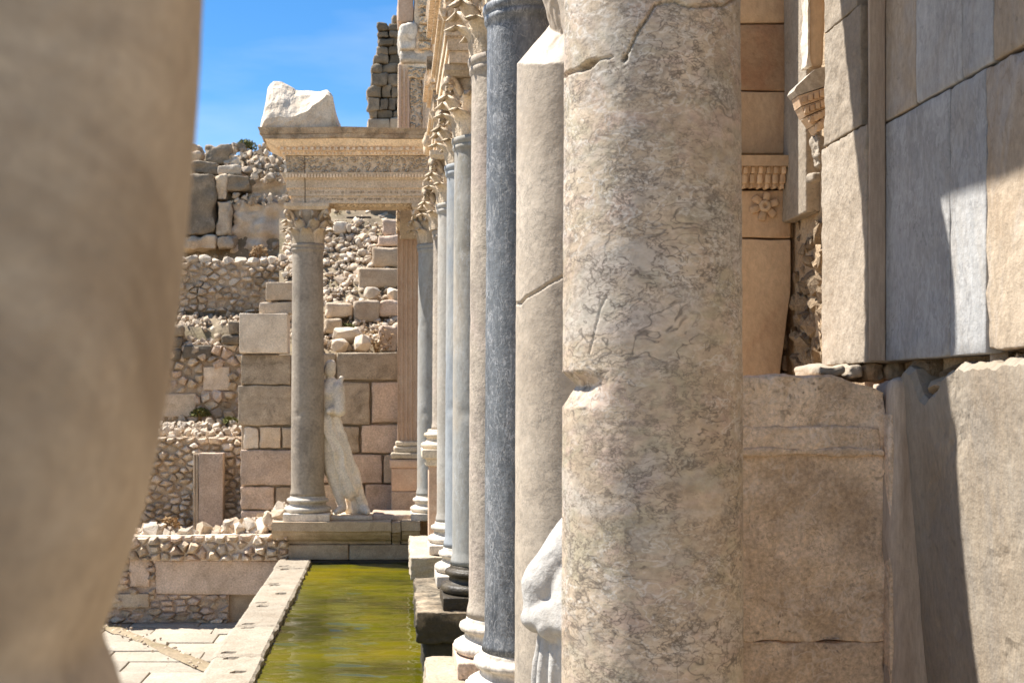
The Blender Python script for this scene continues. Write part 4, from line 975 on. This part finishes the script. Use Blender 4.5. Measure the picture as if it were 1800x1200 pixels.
# near statue: white draped woman, arm bent under a rolled mantle, between the two nearest columns
ns = thing('statue', 'bright white draped marble statue half hidden by the widest column', 'statue', (.73, 4.02, 0), 'marble statues')
ns.scale = (1, 1, 1.05)
bm = bmesh.new()
capsule(bm, (0, 0, .06), .29, (0, .0, .95), .215, 40, (1, .8, 1)); capsule(bm, (.02, .02, .95), .17, (.03, .02, 1.25), .17, 24, (1, .72, 1)); capsule(bm, (-.1, .01, 1.31), .085, (.17, .01, 1.31), .085)
capsule(bm, (.03, 0, 1.33), .065, (.03, -.01, 1.46), .058); capsule(bm, (.03, -.02, 1.53), .095, (.03, -.02, 1.61), .092); capsule(bm, (.03, .07, 1.58), .07, (.03, .12, 1.57), .05); capsule(bm, (.03, -.108, 1.54), .017, (.03, -.1, 1.58), .012)
capsule(bm, (-.09, .0, 1.29), .10, (-.235, -.0, 1.12), .082, 24); capsule(bm, (-.235, 0, 1.12), .08, (-.262, -.02, 1.03), .055, 24)
capsule(bm, (-.25, -.05, 1.035), .05, (-.1, -.22, 1.03), .062, 24); capsule(bm, (-.1, -.22, 1.03), .062, (.14, -.24, 1.06), .055, 24); capsule(bm, (-.24, -.09, 1.0), .035, (.1, -.21, .975), .045, 24)
capsule(bm, (-.14, -.02, 1.2), .075, (-.15, -.1, 1.06), .085, 24); capsule(bm, (-.03, -.06, 1.22), .08, (-.05, -.15, 1.08), .09, 24)
for k in range(9):                                  # hanging folds of the mantle
    a = math.pi * (.98 + .075 * k); x0, y0 = .235 * math.cos(a), .2 * math.sin(a) - .01
    capsule(bm, (x0 * 1.02, y0, 1.0), .022, (x0 * 1.22 + .01 * math.sin(k * 3), y0 * 1.22, .08), .036 + .012 * math.sin(k * 2.3), 14)
capsule(bm, (.2, 0, 1.3), .085, (.27, .0, 1.05), .07); capsule(bm, (.27, 0, 1.05), .065, (.17, -.22, .98), .05)
def folds(p):
    a = math.atan2(p.y, p.x)
    lo = max(0, min(1, (.98 - p.z) / .1)); hi = max(0, min(1, (p.z - 1.02) / .05)) * max(0, min(1, (1.36 - p.z) / .1)) * max(0, min(1, (p.x + .22) / .1))
    s_ = math.sin(a * 26 + 1.2 * math.sin(p.z * 2.2) + 1.5 * nz(p, 2.5)); g = abs(math.sin((p.z * 1.3 + p.x * 1.0 - p.y) * 22 + 1.2 * nz(p, 4)))
    roll = max(0, 1 - abs(p.z - 1.02) / .07); r2 = math.sin((p.z * 60 + p.x * 9)); return lo * (.012 * s_ - .012 * max(0, -s_)) - hi * .034 * (1 - g) ** 2 + roll * .005 * r2 + .0025 * fbm(p, 16)
sculpt('body', bm, M['brightwhite'], ns, .0075, folds, smooth=3)
worn('statue_plinth', (-.36, .36, -.3, .3, 0, .09), M['white'], ns, r=.02)

# ------------------------------------------------------------------ right-hand wall of the facade
WX = 1.72
bw = thing('veneered_wall', 'tall wall of grey and beige marble slabs at the right', 'wall')
worn('wall_core', (WX + .09, WX + .9, .5, 19.4, -1, 6.2), M['rough'], bw, r=.03, div=6)
def wy(px, x=WX): return F * x / (px - CX)
def slab(pa, pb, z0, z1, mt, x=WX, th=.085, r=.006, chip=.0, amp=.002, name='slab', seed=None, fn=None, div=20):
    ya, yb = wy(pb, x), wy(pa, x); s_ = seed if seed is not None else pa + z0
    return worn(name, (x, x + th, ya + .0015, yb - .0015, z0 + .004, z1 - .004), M[mt], bw, r=r, amp=amp, seed=s_, div=div, ns=12, chip=max(chip, .018), fn=fn)
J1, J2, J3 = 1.90, 2.735, 3.165
slab(1556, 1669, J1, J2, 'slabgrey'); slab(1669, 1733, J1, J2, 'slabgrey', seed=2); slab(1733, 1830, J1 + .01, J2, 'slabbrown', chip=.05, amp=.006); slab(1830, 2300, J1, J2, 'slabgrey')
slab(1522, 1609, J2, J3 + .1, 'slabbrown'); slab(1609, 1690, J2, J3 + .1, 'slabgrey'); slab(1690, 1745, J2, J3 + .1, 'slabgrey', seed=5); slab(1745, 1840, J2, J3 + .1, 'slabbrown', seed=6); slab(1840, 2300, J2, J3 + .1, 'slabgrey')
slab(1520, 1600, J3 + .1, 3.9, 'slabgrey', seed=9); slab(1600, 1720, J3 + .1, 3.9, 'slabbrown', seed=8); slab(1720, 2300, J3 + .1, 3.9, 'slabgrey', seed=4)
slab(1440, 2300, 3.9, 5.8, 'slabgrey', seed=14); 
# projecting pilaster strip in three stones
px_ = WX - .065
for z0, z1, pa, pb, sdk in ((J1, J2 - .004, 1444, 1523, 3), (J2 + .004, J3, 1449, 1512, 4), (J3 + .006, 4.4, 1449, 1505, 5)):
    worn('pilaster_stone', (px_, WX + .12, wy(pb, px_), wy(pa, px_), z0, z1), M['slabwhite'], bw, r=.003, amp=.004, seed=sdk, div=44, ns=16, chip=.022)
worn('return_shade_strip', (px_ + .006, WX - .002, wy(1523, px_) - .012, wy(1523, px_) + .004, J1 + .004, J3 + .3), M['lowerslab'], bw, r=.004, amp=.002, div=8)  # added brown strip, paints the return face's shade into its colour
worn('jamb_strip', (WX + .002, WX + .1, wy(1553), wy(1530) + .04, J1, J2 - .01), M['slabwhite'], bw, r=.005, amp=.004, seed=8, div=12, chip=.012)
# plain wall beyond the pilaster, up to the cross wall and on behind the columns
worn('slab', (WX + .03, WX + .12, 5.30, 5.62, 2.56, 5.6), M['slabwhite'], bw, r=.01, div=5)
for k, (ya, yb) in enumerate(((6.2, 9.0), (9.0, 11.5), (11.5, 14.5), (14.5, 17), (17, 19.4))):
    for j in range(6): worn('slab', (WX + .02, WX + .11, ya + .005, yb - .005, j * 1.0 + .005, j * 1.0 + .995), M['slabbrown' if (j + k) % 3 else 'slabgrey'], bw, r=.01, seed=k * 7 + j, div=3)
# capital fragment and scroll on the far edge of the pilaster
cf = thing('pilaster_capital', 'small carved capital fragment jutting from the white pilaster edge', 'capital')
cy0, cy1 = 5.0, 5.09
def cpt(px, py): return (X(px, cy0), Z(py, cy0))
extrude('capital_top', [cpt(1396, 160), cpt(1400, 152), cpt(1432, 122), cpt(1456, 116), cpt(1456, 150), cpt(1402, 168)], 'y', cy0, cy1, M['white'], cf)
for k, (pa, qa, pb, qb) in enumerate(((1403, 169, 1408, 187), (1409, 188, 1417, 204), (1419, 205, 1430, 220), (1432, 221, 1438, 232))):
    extrude('carved_band', [cpt(pa, qa), cpt(1457, qa - 17), cpt(1457, qb - 17), cpt(pb, qb)], 'y', cy0 + .004 * k, cy1 - .01, M['ashlar'], cf)
    for j in range(4):
        t = (j + .6) / 4.4; xx = X(pa + (1450 - pa) * t + 3, cy0); zz = Z((qa + qb) / 2 - 15 * t, cy0)
        worn('egg', (xx - .013, xx + .013, cy0 - .014, cy0 + .012, zz - .016, zz + .016), M['ashlar'], cf, r=.012, div=2)
worn('scroll', pxb(1437, 1453, 236, 290, cy0 + .02, .07), M['slabwhite'], cf, r=.012, amp=.02, div=12, ns=14, chip=.03); worn('scroll', pxb(1428, 1446, 302, 318, cy0 + .01, .07), M['slabwhite'], cf, r=.025, amp=.01, div=5)
worn('jamb', pxb(1421, 1452, -60, 118, cy0 + .03, .08), M['ashlar'], cf, r=.02, amp=.01, div=8); worn('jamb_edge', pxb(1418, 1428, -60, 117, cy0 + .02, .07), M['white'], cf, r=.012, amp=.012, div=14, ns=8)
# cross wall facing the viewer
cw = thing('cross_wall', 'ochre ashlar cross wall with carved cornice and rosette beyond the widest column', 'wall')
CYW = 5.62
def cb(a, b, c, d, mt, y=CYW, th=.5, name='block', r=.008, amp=.005, chip=0, seed=None, fn=None, div=6): return worn(name, pxb(a, b, c, d, y, th), M[mt], cw, r=r, amp=amp, seed=seed if seed is not None else a + c, div=div, ns=5, chip=chip, fn=fn)
cb(1180, 1419, -60, 40, 'ashlar', seed=1); cb(1180, 1418, 41.5, 159, 'red', seed=2, chip=.02); cb(1180, 1419, 160.5, 270, 'ashlar', seed=3, chip=.04); cb(1180, 1390, 334, 418, 'ashlar', seed=5)
cb(1391, 1418, 300, 418, 'ashlar', y=CYW + .04, seed=6, chip=.03); cb(1180, 1391, 420, 700, 'ashlar', seed=7, fn=lambda v: Vector((v.x - max(0, (v.x - 1.6)) * .25 * max(0, min(1, (2.25 - v.z) / .35)), v.y, v.z)))
cb(1180, 1392, 701, 1200, 'ashlar', seed=8); cb(1412, 1446, 392, 530, 'ashlar', y=CYW + .02, seed=9, chip=.04, r=.02); cb(1426, 1450, 532, 690, 'slabbrown', y=CYW + .03, seed=10)
cb(1180, 1460, -700, -62, 'ashlar', seed=11); cb(1419, 1470, -60, 395, 'ashlar', y=CYW + .1, seed=12)
for k in range(7): cb(1376 + 3 * math.sin(k * 2), 1436, 418 + k * 40, 452 + k * 40, 'rough', y=CYW + .13 + .02 * math.sin(k * 5), seed=30 + k, r=.03, amp=.05, chip=.05, name='core_stone')
rs = random.Random(23)
for k in range(90):
    yv = rs.uniform(5.08, 5.60); stone(cw, 'rough', (rs.uniform(1.805, 1.83), yv, rs.uniform(1.84, 2.56)), rs.uniform(.06, .13), rs, name='core_stone')
# cornice with carved band
extrude('cornice', [(CYW - .085, Z(273, CYW - .08)), (CYW - .085, Z(292, CYW - .08)), (CYW - .06, Z(296, CYW)), (CYW - .02, Z(330, CYW)), (CYW + .3, Z(330, CYW)), (CYW + .3, Z(273, CYW))], 'x', X(1180, CYW), X(1408, CYW), M['ashlar'], cw, nseg=10)
extrude('cornice_return', [(X(1408, CYW), Z(272, CYW)), (X(1420, CYW), Z(272, CYW)), (X(1419, CYW), Z(292, CYW)), (X(1400, CYW), Z(328, CYW)), (X(1396, CYW), Z(328, CYW))], 'y', CYW - .06, CYW + .3, M['ashlar'], cw)
x = X(1290, CYW)
while x < X(1396, CYW):
    for (pc_, sz) in ((300, .016), (314, .022), (325, .014)):
        z_ = Z(pc_, CYW - .05); yy = CYW - .055 + (pc_ - 296) * .0011
        worn('carved_leaf', (x - sz * .55, x + sz * .55, yy - .022, yy + .02, z_ - sz, z_ + sz), M['ashlar'], cw, r=.012, amp=.004, div=2, seed=x * 30)
    x += .034
# rosette
ro = lathe('rosette', [(.001, .0), (.018, 0), (.03, .012), (.026, .026), (.012, .03), (.008, .018), (.001, .016)], 16, M['ashlar'], cw, cap=False); ro.rotation_euler = (math.radians(90), 0, 0); ro.location = (X(1343, CYW), CYW + .002, Z(363, CYW))
for k in range(6):
    p = worn('petal', (.026, .062, -.014, .014, -.004, .02), M['ashlar'], ro, r=.012, div=2); p.rotation_euler = (0, 0, k * math.pi / 3 + .3)

# pedestal block in front of it
pdl = thing('pedestal', 'big pitted brown stone pedestal between the widest column and right wall', 'pedestal')
PYD = 4.27
def ptop(v):                                        # broken upper right corner
    px = CX + F * v.x / PYD
    if v.z > 1.5 and px > 1470:
        k = min(1, (px - 1470) / 95); v = Vector((v.x, v.y, v.z - (.055 * k + .012 * nz(v, 14, 2) * k) * max(0, (v.z - 1.5) / .35)))
    return v
worn('pedestal_block', (X(1180, PYD), X(1557, PYD), PYD, PYD + .8, .945, 1.85), M['traver'], pdl, r=.006, amp=.010, seed=3, div=40, ns=11, chip=.03, fn=ptop)
worn('moulding', (X(1185, PYD), X(1548, PYD), PYD - .012, PYD + .1, Z(797, PYD), Z(748, PYD)), M['traver'], pdl, r=.012, amp=.01, seed=5, div=24, ns=9, chip=.02)
worn('moulding', (X(1185, PYD), X(1551, PYD), PYD - .019, PYD + .1, Z(800, PYD), Z(788, PYD)), M['traver'], pdl, r=.007, amp=.008, seed=6, div=24, ns=9, chip=.02)
worn('lower_block', (X(1180, PYD), X(1556, PYD), PYD + .003, PYD + .8, 0, .942), M['traver'], pdl, r=.006, amp=.01, seed=8, div=40, ns=11, chip=.035)
# stones left on the pedestal top
for a, b, c, d, mt in ((1442, 1488, 641, 661, 'slabwhite'), (1490, 1521, 641, 664, 'slabwhite'), (1524, 1560, 638, 672, 'rough'), (1560, 1586, 636, 664, 'lime')):
    worn('ledge_stone', pxb(a, b, c, d, PYD + .16, .3), M[mt], pdl, r=.025, amp=.02, seed=a, div=6, ns=8, chip=.04)
# lower wall: brown upright slab and pale broken slab
LX = 1.86
ls = thing('brown_upright_slab', 'tall brown streaked upright slab right of the pitted pedestal', 'stone slab')
worn('slab_body', (X(1569, 4.2), X(1647, 4.2), 4.2, 4.42, 0, 1.84), M['lowerslab'], ls, r=.035, amp=.014, seed=4, div=14, ns=6, chip=.05); worn('edge_piece', (X(1558, 4.25), X(1567, 4.25), 4.22, 4.4, 0, 1.72), M['traver'], ls, r=.008, amp=.006, div=10)
ps = thing('pale_broken_slab', 'large pale veneer slab with a jagged broken top at far right', 'stone slab')
def jag(y):                                         # broken upper outline of the slab, as height along the wall
    px = CX + F * LX / y
    py = 560; tab = [(1640, 820), (1650, 690), (1664, 640), (1676, 632), (1690, 690), (1712, 700), (1735, 668), (1760, 640), (1790, 608), (1830, 580), (2400, 560)]
    for (a, b), (c, d) in zip(tab, tab[1:]):
        if px <= c: py = b + (d - b) * max(0, px - a) / (c - a); break
    return min(1.885, ZC + (CY - py) * y / F)
vs, fs = [], []; NY, NZ = 180, 90
for i in range(NY + 1):
    yv = wy(1648, LX) + (1.9 - wy(1648, LX)) * i / NY; zt = jag(yv) + .012 * fbm((yv, 0, 0), 9, 3) + .014 * fbm((yv, 0, 0), 17, 3)
    for j in range(NZ + 1):
        zv = zt * j / NZ; vs.append(Vector((LX - .15 * min(1, zv / 1.85) - .004 * fbm((0, yv, zv), 4, 6) + (.02 if j == NZ else 0) + .012 * max(0, fbm((3, yv, zv), 5, 9) - .3), yv, zv)))
for i in range(NY):
    for j in range(NZ): fs.append([i * (NZ + 1) + j, i * (NZ + 1) + j + 1, (i + 1) * (NZ + 1) + j + 1, (i + 1) * (NZ + 1) + j])
b0 = len(vs)
for i in range(NY + 1):
    v = vs[i * (NZ + 1) + NZ]; vs.append(Vector((LX + .06, v.y, v.z + .01)))
for i in range(NY): fs.append([i * (NZ + 1) + NZ, b0 + i, b0 + i + 1, (i + 1) * (NZ + 1) + NZ])
mesh('slab_body', vs, fs, M['paleslab'], ps, smooth=False)
for a, b, c, d, dx in ((1654, 1682, 622, 676, .0), (1690, 1740, 640, 664, .03), (1742, 1765, 640, 656, .05), (1700, 1726, 628, 646, .06)):
    ya, yb = wy(b, LX), wy(a, LX); zc_ = Z((c + d) / 2, (ya + yb) / 2)
    o = stone(ps, 'rough', (LX - .06 + dx, (ya + yb) / 2, zc_), (.14, (yb - ya) * 1.3, (d - c) * ya / F * 1.2), R)

rs = random.Random(17)
for k in range(16):
    px = rs.uniform(1652, 1800); yv = wy(px, 1.76); zz = jag(wy(px, LX))
    o = stone(ps, rs.choice(('rough', 'lime', 'rough')), (1.78 + rs.uniform(-.03, .04), yv, min(1.86, zz) + rs.uniform(-.02, .03)), rs.uniform(.05, .11), rs, name='broken_stone')
# ------------------------------------------------------------------ marble fragment close to the lens
FY = .82
edge = [(-300, 362), (0, 347), (80, 344), (160, 339), (300, 328), (400, 319), (500, 308), (600, 296), (700, 281), (800, 263), (900, 240), (960, 222), (1000, 208), (1060, 188), (1100, 172), (1135, 161), (1160, 168), (1200, 186), (1300, 215), (1700, 240), (2600, 260), (5000, 300), (5476, 300)]
fg = None
vs, fs = [], []; SEG = 72; ry = .17; cxp = -.46
for (py, px) in edge[::-1]:
    z = ZC + (CY - py) * FY / F; rx = X(px, FY) - cxp
    for k in range(SEG):
        a = 2 * math.pi * k / SEG
        ca, sa = math.cos(a), math.sin(a)
        ex = .75
        vs.append(Vector((cxp + rx * math.copysign(abs(ca) ** ex, ca), FY + ry * math.copysign(abs(sa) ** ex, sa) + .0, max(0, z))))
n = len(edge)
for i in range(n - 1):
    for k in range(SEG): k2 = (k + 1) % SEG; fs.append([i * SEG + k, i * SEG + k2, (i + 1) * SEG + k2, (i + 1) * SEG + k])
fs.append(list(range(SEG))[::-1]); fs.append([(n - 1) * SEG + k for k in range(SEG)])
fgo = mesh('marble_fragment', vs, fs, M['foremarble'])
tag(fgo, 'blurred smooth pale marble fragment filling the left foreground', 'marble fragment')
